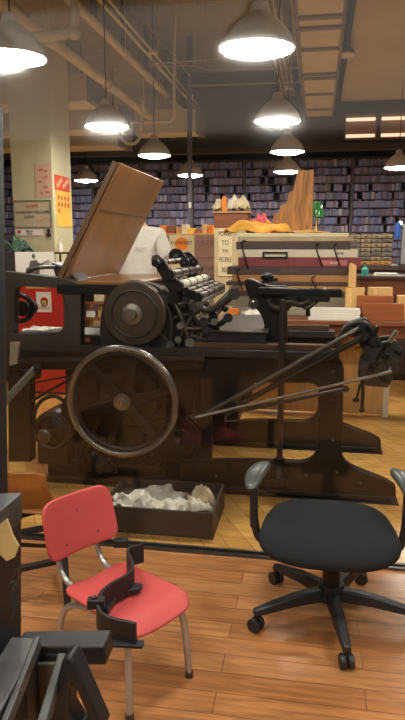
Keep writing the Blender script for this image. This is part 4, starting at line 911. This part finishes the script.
tv = [hp(0, 0, .93) + ((.17, .12),), hp(0, 0, 1.15) + ((.165, .12),), hp(0, 0, 1.36) + ((.18, .125),), hp(0, .01, 1.51) + ((.15, .1),), hp(0, .01, 1.6) + (.078,),
      hp(.17, .01, 1.515) + (.085,), hp(.215, .0, 1.41) + (.07,), hp(.238, -.01, 1.325) + (.066,), hp(-.17, .01, 1.515) + (.085,), hp(-.215, .0, 1.41) + (.07,), hp(-.238, -.01, 1.325) + (.066,)]
skin_body('t_shirt', tv, [(0, 1), (1, 2), (2, 3), (3, 4), (3, 5), (5, 6), (6, 7), (3, 8), (8, 9), (9, 10)], CLOTH_W, pe)
qv = [hp(0, 0, .98) + ((.16, .115),)] 
qe = []
for s_ in (1, -1):
    n = len(qv); qv += [hp(.1 * s_, 0, .86) + (.1,), hp(.11 * s_, -.01, .5) + (.08,), hp(.11 * s_, .02, .12) + (.07,)]; qe += [(0, n), (n, n + 1), (n + 1, n + 2)]
skin_body('trousers', qv, qe, DENIM, pe)
B().ball(Vector(hp(0, .012, 1.815)), (.088, .1, .085), 20).build('hair', HAIR, pe)
f = B()
for s_ in (1, -1): f.ball(Vector(hp(.03 * s_, -.098, 1.775)), (.012, .01, .009))
f.build('eyes', INK, pe); B().ball(Vector(hp(0, -.112, 1.745)), (.014, .02, .024)).build('nose', SKIN, pe); B().ball(Vector(hp(0, -.09, 1.705)), (.024, .012, .008)).build('mouth', INK_P, pe)
for s_ in (1, -1): B().ball(Vector(hp(.082 * s_, .0, 1.765)), (.014, .022, .032)).build('ear', SKIN, pe); 
for s_ in (1, -1): B().ball(Vector(hp(.115 * s_, -.06, .045)), (.05, .13, .045)).build('shoe', IRON, pe)
text('IlI ll IlII', .035, Vector(hp(.06, -.128, 1.42)), FACE, mat('faded_print', (170, 166, 156), .9), pe, width=.9)

# ================================================================== FRONT OF THE PRESS: tray with rags
tt = thing('rag_tray', (-.77, 3.15, 0), 'black metal tray of white rags on the floor before the press', 'tray')
a0 = on(100, 531, 0); a1 = on(214, 537, 0); yb_ = 3.36
x0_, x1_, y0_ = a0.x, a1.x, 2.95
TM = mat('black_tray_paint', (44, 42, 41), .6, .0, .3, 12, .1)
B().bx(x0_, x1_, y0_, yb_, 0, .012).build('tray_bottom', TM, tt)
for bb, nm in ((B().bx(x0_, x1_, y0_, y0_ + .012, .012, .14), 'tray_side'), (B().bx(x0_, x1_, yb_ - .012, yb_, .012, .14), 'tray_side'), (B().bx(x0_, x0_ + .012, y0_ + .012, yb_ - .012, .012, .14), 'tray_side'), (B().bx(x1_ - .012, x1_, y0_ + .012, yb_ - .012, .012, .14), 'tray_side')): bb.build(nm, TM, tt, bevel=.003)
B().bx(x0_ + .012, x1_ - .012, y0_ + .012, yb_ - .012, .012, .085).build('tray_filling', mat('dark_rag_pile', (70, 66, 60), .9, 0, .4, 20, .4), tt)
for i, (x, y, sx, sy, h, rz_, m, lb) in enumerate(((120, 500, .2, .14, .10, .3, RAGM, 'crumpled white rag next to the red chair back in the black tray'), (147, 508, .15, .1, .07, .0, RAGM, 'small crumpled white rag near the front of the black tray'),
    (158, 496, .3, .13, .09, -.1, mat('grey_rag', (150, 146, 136), .9, 0, .25, 9, .2), 'long grey rag along the back of the black tray'), (172, 508, .17, .1, .07, .2, RAGM, 'cream stained rag in the middle of the black tray'), (196, 506, .15, .09, .08, .3, RAGM, 'white rag trailing towards the knotted one in the tray'), (206, 500, .12, .12, .13, .5, mat('tan_white_rag', (204, 190, 156), .9, 0, .3, 9, .2), 'knotted cream rag at the office chair end of the tray'))):
    p = on(x, y, .11); rag('rag', Vector((min(max(p.x, x0_ + .13), x1_ - .1), min(max(p.y, y0_ + .13), yb_ - .13), .087)), sx * 1.0, sy * .95, h * .85, rz_, 70 + i * 3, m, lb, 'rag', 'rags in the black tray', amp=.8)

# ================================================================== OFFICE CHAIR
oc = thing('office_chair', (.095, 2.37, 0), 'black office stool chair with fabric seat, two arms and five-star base', 'chair')
hub = Vector((.095, 2.37, 0)); Rb = .315
for k, ang in enumerate((207, 279, 352, 64, 136)):
    a = math.radians(ang); dv = Vector((math.cos(a), math.sin(a), 0)); pv = Vector((-dv.y, dv.x, 0))
    leg = B()
    prof = [(0.03, .108, .03, .03), (.16, .102, .025, .026), (.27, .085, .02, .02), (.325, .075, .016, .016)]
    rings = []
    for (r, z, wd, h) in prof:
        rings.append([leg.bm.verts.new(hub + dv * r + pv * (wd * sx) + Vector((0, 0, z + h * sz))) for sx, sz in ((-1, -.8), (1, -.8), (.75, .8), (-.75, .8))])
    for A, Bq in zip(rings, rings[1:]):
        for i in range(4): leg.bm.faces.new((A[i], A[(i + 1) % 4], Bq[(i + 1) % 4], Bq[i]))
    leg.bm.faces.new(rings[0][::-1]); leg.bm.faces.new(rings[-1])
    lg = leg.build('base_leg', BLACKP, oc, bevel=.006)
    cpos = hub + dv * .315; ca = a + .6 + k
    cv = Vector((math.cos(ca), math.sin(ca), 0))
    b = B()
    for s_ in (-1, 1): b.cyl(cpos + cv * (.006 * s_) + Vector((0, 0, .027)), cpos + cv * (.024 * s_) + Vector((0, 0, .027)), .027, n=22)
    b.cyl(cpos + Vector((0, 0, .03)), cpos + Vector((0, 0, .075)), .008, n=10)
    b.build('caster', BLACKP, lg, bevel=.003)
B().lathe([(0, .075), (.045, .075), (.05, .09), (.05, .145), (.035, .15), (.034, .24), (.026, .25), (.026, .3), (0, .3)], hub, n=28).build('gas_column', BLACKP, oc)
scn = Vector((.075, 2.33, 0))
B().bx(scn.x - .12, scn.x + .12, scn.y - .1, scn.y + .12, .285, .315).build('seat_plate', IRON, oc, bevel=.006)
# seat: rounded, waterfall front edge
def seatpt(u, v):
    th = 2 * PI * u; ph = PI * v
    n1, n2 = .62, .55
    sg = lambda q, e: math.copysign(abs(q) ** e, q)
    x = .25 * sg(math.cos(th), n1) * sg(math.sin(ph), n2); y = .225 * sg(math.sin(th), n1) * sg(math.sin(ph), n2); z = .048 * sg(math.cos(ph), .8)
    x *= 1 - .13 * (y / .225)
    z += .03 * (y / .235) * .6 - .035 * max(0, -y / .235 - .5) ** 1.5
    z += .012 * (x / .26) ** 2
    return scn + Vector((x, y + .015, .368 + z))
b = B(); b.sheet(seatpt, 56, 20); bmesh.ops.remove_doubles(b.bm, verts=b.bm.verts, dist=1e-4)
b.build('seat', FABRIC, oc)
b = B(); b.sheet(lambda u, v: scn + (seatpt(u, .5) - scn) * 1.0 + Vector((0, 0, -.035 + (v - .5) * .012)), 56, 2)
for s_, pl in ((-1, [(262, 562), (252, 545), (250, 500)]), (1, [(392, 562), (402, 545), (404, 505)])):
    X_ = scn.x + s_ * .285
    b = B(); b.tube([Vector((scn.x + s_ * .1, 2.36, .31)), Vector((scn.x + s_ * .24, 2.36, .30)), Vector((X_ - s_ * .012, 2.36, .32)), Vector((X_, 2.36, .40))], .016, 12, 2)
    ar = b.build('arm_bracket', BLACKP, oc)
    B().bar(Vector((X_, 2.36, .36)), Vector((X_ + s_ * .004, 2.36, .56)), .03, .045, (0, 1, 0)).build('arm_post', BLACKP, ar, bevel=.008)
    b = B()
    def padpt(u, v, X_=X_, s_=s_):
        th = 2 * PI * u; ph = PI * v
        sg = lambda q, e: math.copysign(abs(q) ** e, q)
        y = .12 * sg(math.sin(th), .8) * sg(math.sin(ph), .7); x = .036 * sg(math.cos(th), .8) * sg(math.sin(ph), .7)
        x += -s_ * .04 * ((y + .12) / .24) ** 2
        z = .02 * sg(math.cos(ph), .8) - .03 * max(0, -y / .12 - .3)
        return Vector((X_ - s_ * -.004 + x, 2.37 + y, .58 + z))
    b.sheet(padpt, 32, 12); bmesh.ops.remove_doubles(b.bm, verts=b.bm.verts, dist=1e-4)
    b.build('arm_pad', GREYP, ar, label='worn grey arm pad')

# ================================================================== RED SCHOOL CHAIR
F_ = Vector((.847, -.531, 0)).normalized(); S_ = Vector((.531, .847, 0)).normalized()     # facing, and along the front edge
fm = (on(127, 720, 0) + on(192, 676, 0)) / 2
CZ = .30
def cp(f, s, z): return fm + F_ * f + S_ * s + Vector((0, 0, z))
ch = thing('school_chair', fm - F_ * .14, 'small red plastic school chair with bent chrome legs', 'chair')
def rnd(a, c, hw, hz, rr):
    X, Z = a * hw, c * hz; dx, dz = (abs(X) - hw + rr) / rr, (abs(Z) - hz + rr) / rr
    if dx > 0 and dz > 0: dx, dz = dx * math.sqrt(1 - dz * dz / 2), dz * math.sqrt(1 - dx * dx / 2)
    return math.copysign(hw - rr + dx * rr, X) if dx > 0 else X, math.copysign(hz - rr + dz * rr, Z) if dz > 0 else Z
def sqpt(u, v):
    a, c = u * 2 - 1, v * 2 - 1
    f, sd_ = rnd(a, c, .185, .146, .06); f -= .162; sd_ *= 1 - .06 * (1 - u)
    z = CZ + .006 - .012 * (1 - c * c) + .016 * (1 - u) * 0 - .028 * max(0, a - .55) ** 2 / .2
    return cp(f, sd_, z)
B().sheet(sqpt, 24, 20).build('seat', RED, ch, solid=.012, subsurf=1)
def bkpt(u, v):
    a, c = u * 2 - 1, v * 2 - 1
    wd, zz_ = rnd(a, c, .151, .1, .05); wd *= 1 - .02 * c; z = CZ + .186 + zz_
    f = -.39 - .05 * (c + 1) / 2 + .02 * a * a
    return cp(f, wd, z)
BK = B().sheet(bkpt, 24, 16).build('backrest', RED, ch, solid=.014, subsurf=1)
for a, c in ((-.45, -.6), (.45, -.55), (.0, .4)):
    B().ball(bkpt((a + 1) / 2, (c + 1) / 2) + F_ * .006, (.005, .005, .005), 10).build('rivet', STEEL_D, BK)
for s_ in (-1, 1):
    B().tube([cp(0.0, .135 * s_, .0), cp(-.012, .125 * s_, .2), cp(-.03, .115 * s_, CZ - .035), cp(-.07, .105 * s_, CZ - .018), cp(-.2, .1 * s_, CZ - .018)], .0115, 12, 2).build('front_leg', CHROME, ch)
    B().cyl(cp(0, .135 * s_, 0), cp(-.002, .135 * s_, .02), .014, n=12).build('foot_cap', STEEL_D, ch)
    B().tube([cp(-.2, .1 * s_, CZ - .03), cp(-.28, .118 * s_, CZ - .03), cp(-.33, .13 * s_, CZ - .06), cp(-.345, .14 * s_, CZ - .12), cp(-.36, .15 * s_, 0)], .0115, 12, 2).build('rear_leg', CHROME, ch)
    B().tube([cp(-.16, .075 * s_, CZ - .016), cp(-.31, .08 * s_, CZ - .018), cp(-.39, .085 * s_, CZ + .005), cp(-.422, .085 * s_, CZ + .06), cp(-.422, .082 * s_, CZ + .13), cp(-.438, .08 * s_, CZ + .2)], .010, 12, 2).build('back_support', CHROME, ch)
B().tube([cp(-.1, -.1, CZ - .024), cp(-.1, .1, CZ - .024)], .008, 10).build('seat_stretcher', CHROME, ch)
# black curved casting lying on the seat
cs = thing('curved_bracket', on(115, 600, CZ + .01), 'black curved iron bracket standing on the red chair seat', 'bracket')
top = [(143, 543), (137, 545), (130, 546), (127, 551), (131, 558), (133.5, 565), (131, 571), (124, 576), (116, 580), (108, 585), (101, 591), (97.5, 599), (97.5, 606), (101, 612), (108, 616), (118, 619), (128, 621), (136, 623)]
ztop, zbot = CZ + .085, CZ + .012
P = [on(x, y, ztop) for x, y in top]
for _ in range(2):
    Q = [P[0]]
    for a, c in zip(P, P[1:]): Q += [a.lerp(c, .25), a.lerp(c, .75)]
    P = Q + [P[-1]]
b = B(); L, Rr = [], []
for i, p in enumerate(P):
    t = (P[min(i + 1, len(P) - 1)] - P[max(0, i - 1)]).normalized(); n = Vector((-t.y, t.x, 0)) * .0055
    L.append((p + n, Vector((p.x, p.y, zbot)) + n)); Rr.append((p - n, Vector((p.x, p.y, zbot)) - n))
vl = [(b.bm.verts.new(x[0]), b.bm.verts.new(x[1])) for x in L]; vr = [(b.bm.verts.new(x[0]), b.bm.verts.new(x[1])) for x in Rr]
for i in range(len(vl) - 1):
    b.bm.faces.new((vl[i][0], vl[i + 1][0], vl[i + 1][1], vl[i][1])); b.bm.faces.new((vr[i][0], vr[i][1], vr[i + 1][1], vr[i + 1][0]))
    b.bm.faces.new((vl[i][0], vr[i][0], vr[i + 1][0], vl[i + 1][0])); b.bm.faces.new((vl[i][1], vl[i + 1][1], vr[i + 1][1], vr[i][1]))
for i in (0, -1): b.bm.faces.new((vl[i][0], vl[i][1], vr[i][1], vr[i][0]))
CASTM = mat('black_casting', (44, 42, 42), .5, .3, .15, 14, .1)
b.build('curved_web', CASTM, cs, bevel=.002)
rib = [on(x, y, CZ + .03) for x, y in ((143, 583), (140, 588), (128, 590), (118, 595), (112, 603), (108, 612), (104, 606), (105, 594), (112, 586), (126, 581))]
B().prism([Vector((p.x, p.y, CZ + .013)) for p in rib], (0, 0, .016)).build('base_rib', CASTM, cs, bevel=.003)
for (x, y) in ((121, 541), (96, 601)):
    p = on(x, y, ztop + .002); q = Vector((p.x, p.y, ztop - .012))
    lug = B().rbox(q + Vector((0, 0, .008)), (.052, .03, .03), (0, 0, .2)).build('lug', CASTM, cs, bevel=.003)
    B().cyl(q + Vector((-.004, 0, .02)), q + Vector((-.004, 0, .028)), .009, n=14).build('lug_bolt', STEEL_D, lug)
p = P[-1]; B().rbox(Vector((p.x - .03, p.y + .0, zbot + .004)), (.1, .03, .01), (0, 0, .1)).build('foot_flange', CASTM, cs, bevel=.002)

# ================================================================== BROWN PLYWOOD CHAIR behind
pc = thing('plywood_chair', Vector((at(35, 560, 2.4).x, 2.4, 0)), 'low brown plywood chair on black square metal frame behind the red chair', 'chair')
PYY = 2.2
def wpt(u, v):
    Yv = 2.3 - .05 * math.sin(PI * min(1, u * 1.1)) + .06 * (1 - v) ** 2
    rt = 46 + 17 * (1 - v) ** 2.2
    return at(-10 + (rt + 10) * u, 509 - (37 - 4 * max(0, u - .8) * 5 * v * .6) * v, Yv)
B().sheet(wpt, 22, 14).build('back_shell', PLY, pc, solid=.014, subsurf=1)
sz_ = at(30, 509, PYY).z
B().sheet(lambda u, v: Vector((at(-8 + 52 * u, 508, PYY).x, 2.33 + .2 * v, sz_ - .09 + .012 * math.sin(PI * u))), 12, 8).build('seat_shell', PLY, pc, solid=.012, subsurf=1)
FR = mat('black_square_tube', (46, 42, 40), .5, .3, .15, 10)
def fb(x0, y0, x1, y1, Ya, Yb, w_=.022, h_=.022, nm='frame_bar'): B().bar(at(x0, y0, Ya), at(x1, y1, Yb), w_, h_).build(nm, FR, pc, bevel=.002)
fb(-20, 526, 48, 506, 2.2, 2.5, .03, .03); fb(8, 535, 44, 528, 2.2, 2.35)
fb(8, 544, 46, 546, 2.2, 2.45, .016, .016); fb(14, 570, 62, 560, 2.2, 2.3)
p = at(64, 558, 2.3); q = at(72, 606, 2.3)
B().bar(Vector((p.x, 2.3, p.z)), Vector((p.x + .03, 2.25, 0)), .024, .024, (0, 1, 0)).build('leg', FR, pc, bevel=.002)
for (x, Ya) in ((-15, 2.2), (-15, 2.55), (52, 2.6)):
    p = at(x, 515, Ya); B().bar(Vector((p.x, Ya, p.z)), Vector((p.x, Ya, 0)), .024, .024, (0, 1, 0)).build('leg', FR, pc, bevel=.002)
fb(64, 560, 52, 512, 2.3, 2.6)

# ================================================================== BLACK MACHINE in the near corner
MK = mat('near_black_enamel', (38, 38, 40), .45, .3, .25, 9, .08)
MG = mat('near_worn_grey_edge', (82, 82, 82), .45, .4, .25, 12, .05)
MY = 1.05
nm_ = thing('iron_machine', Vector((at(0, 700, MY).x, MY, 0)), 'black iron machine in the near corner with tall post and long side bar', 'machine')
def np_(name, m, poly, Y, d, bevel=.004, parent=None): return B().px(poly, Y + d, -d).build(name, m, parent or nm_, bevel=bevel)
np_('main_post', MK, [(-60, 500), (22, 500), (22, 640), (20, 672), (-60, 672)], MY, .12, .005)
np_('post_cap', MG, [(-60, 494), (22, 492), (23, 508), (22, 522), (8, 524), (-60, 524)], MY - .02, .14, .004)
np_('tall_column', MK, [(-40, 105), (1.5, 105), (4, 112), (9, 500), (-40, 500)], MY + .16, .06, .006)
np_('torn_tape', mat('yellowed_tape', (176, 150, 96), .7, 0, .2, 10), [(0, 524), (8, 518), (14, 535), (20, 545), (16, 556), (8, 560), (0, 552)], MY - .006, .006, .001)
B().tube([at(12, 580, MY - .01), at(18, 566, MY - .015), at(20, 575, MY - .01), at(13, 590, MY - .01)], .004, 8, 1).build('wire_hook', STEEL_D, nm_)
np_('slot', INK, [(12, 580), (17, 580), (19, 610), (14, 616)], MY - .004, .01, .001)
# side bar pointing into the room
b0, b1 = at(20, 648, 1.16), at(109, 647, 1.17)
sb_ = B().bar(b0, b1, .06, .043).build('side_bar', MK, nm_, bevel=.004)
# inclined rails running toward the viewer
for (x0, y0, x1, y1, wd, m, nm2) in ((26, 644, -26, 735, .06, MG, 'slide_rail'), (38, 642, 0, 740, .012, MG, 'slide_edge'), (62, 660, 40, 735, .016, MG, 'slide_edge')):
    B().bar(at(x0, y0, 1.1), at(x1, y1, .86), wd, .03).build(nm2, m, nm_, bevel=.003)
np_('bed_panel', mat('grey_bed_plate', (92, 86, 80), .5, .2, .15, 8), [(30, 655), (62, 655), (48, 735), (8, 735)], 1.12, .03)
np_('bed_panel', MK, [(24, 640), (76, 640), (70, 672), (24, 668)], 1.13, .05)
o2 = [(62, 660), (69, 657), (74, 664), (104, 732), (60, 745), (40, 745)]
B().plate([(lambda p: (p.x, p.z))(at(x, y, 1.0)) for x, y in o2], [[(lambda p: (p.x, p.z))(at(x, y, 1.0)) for x, y in [(70, 684), (76, 690), (90, 722), (80, 730), (69, 712)]]], 1.0, .045).build('side_bracket', MK, nm_, bevel=.005)
zb = at(0, 672, MY).z
B().bx(at(-60, 600, MY).x, at(18, 600, MY).x, MY + .01, MY + .11, 0, zb).build('machine_foot', MK, nm_, bevel=.005)
#MORE
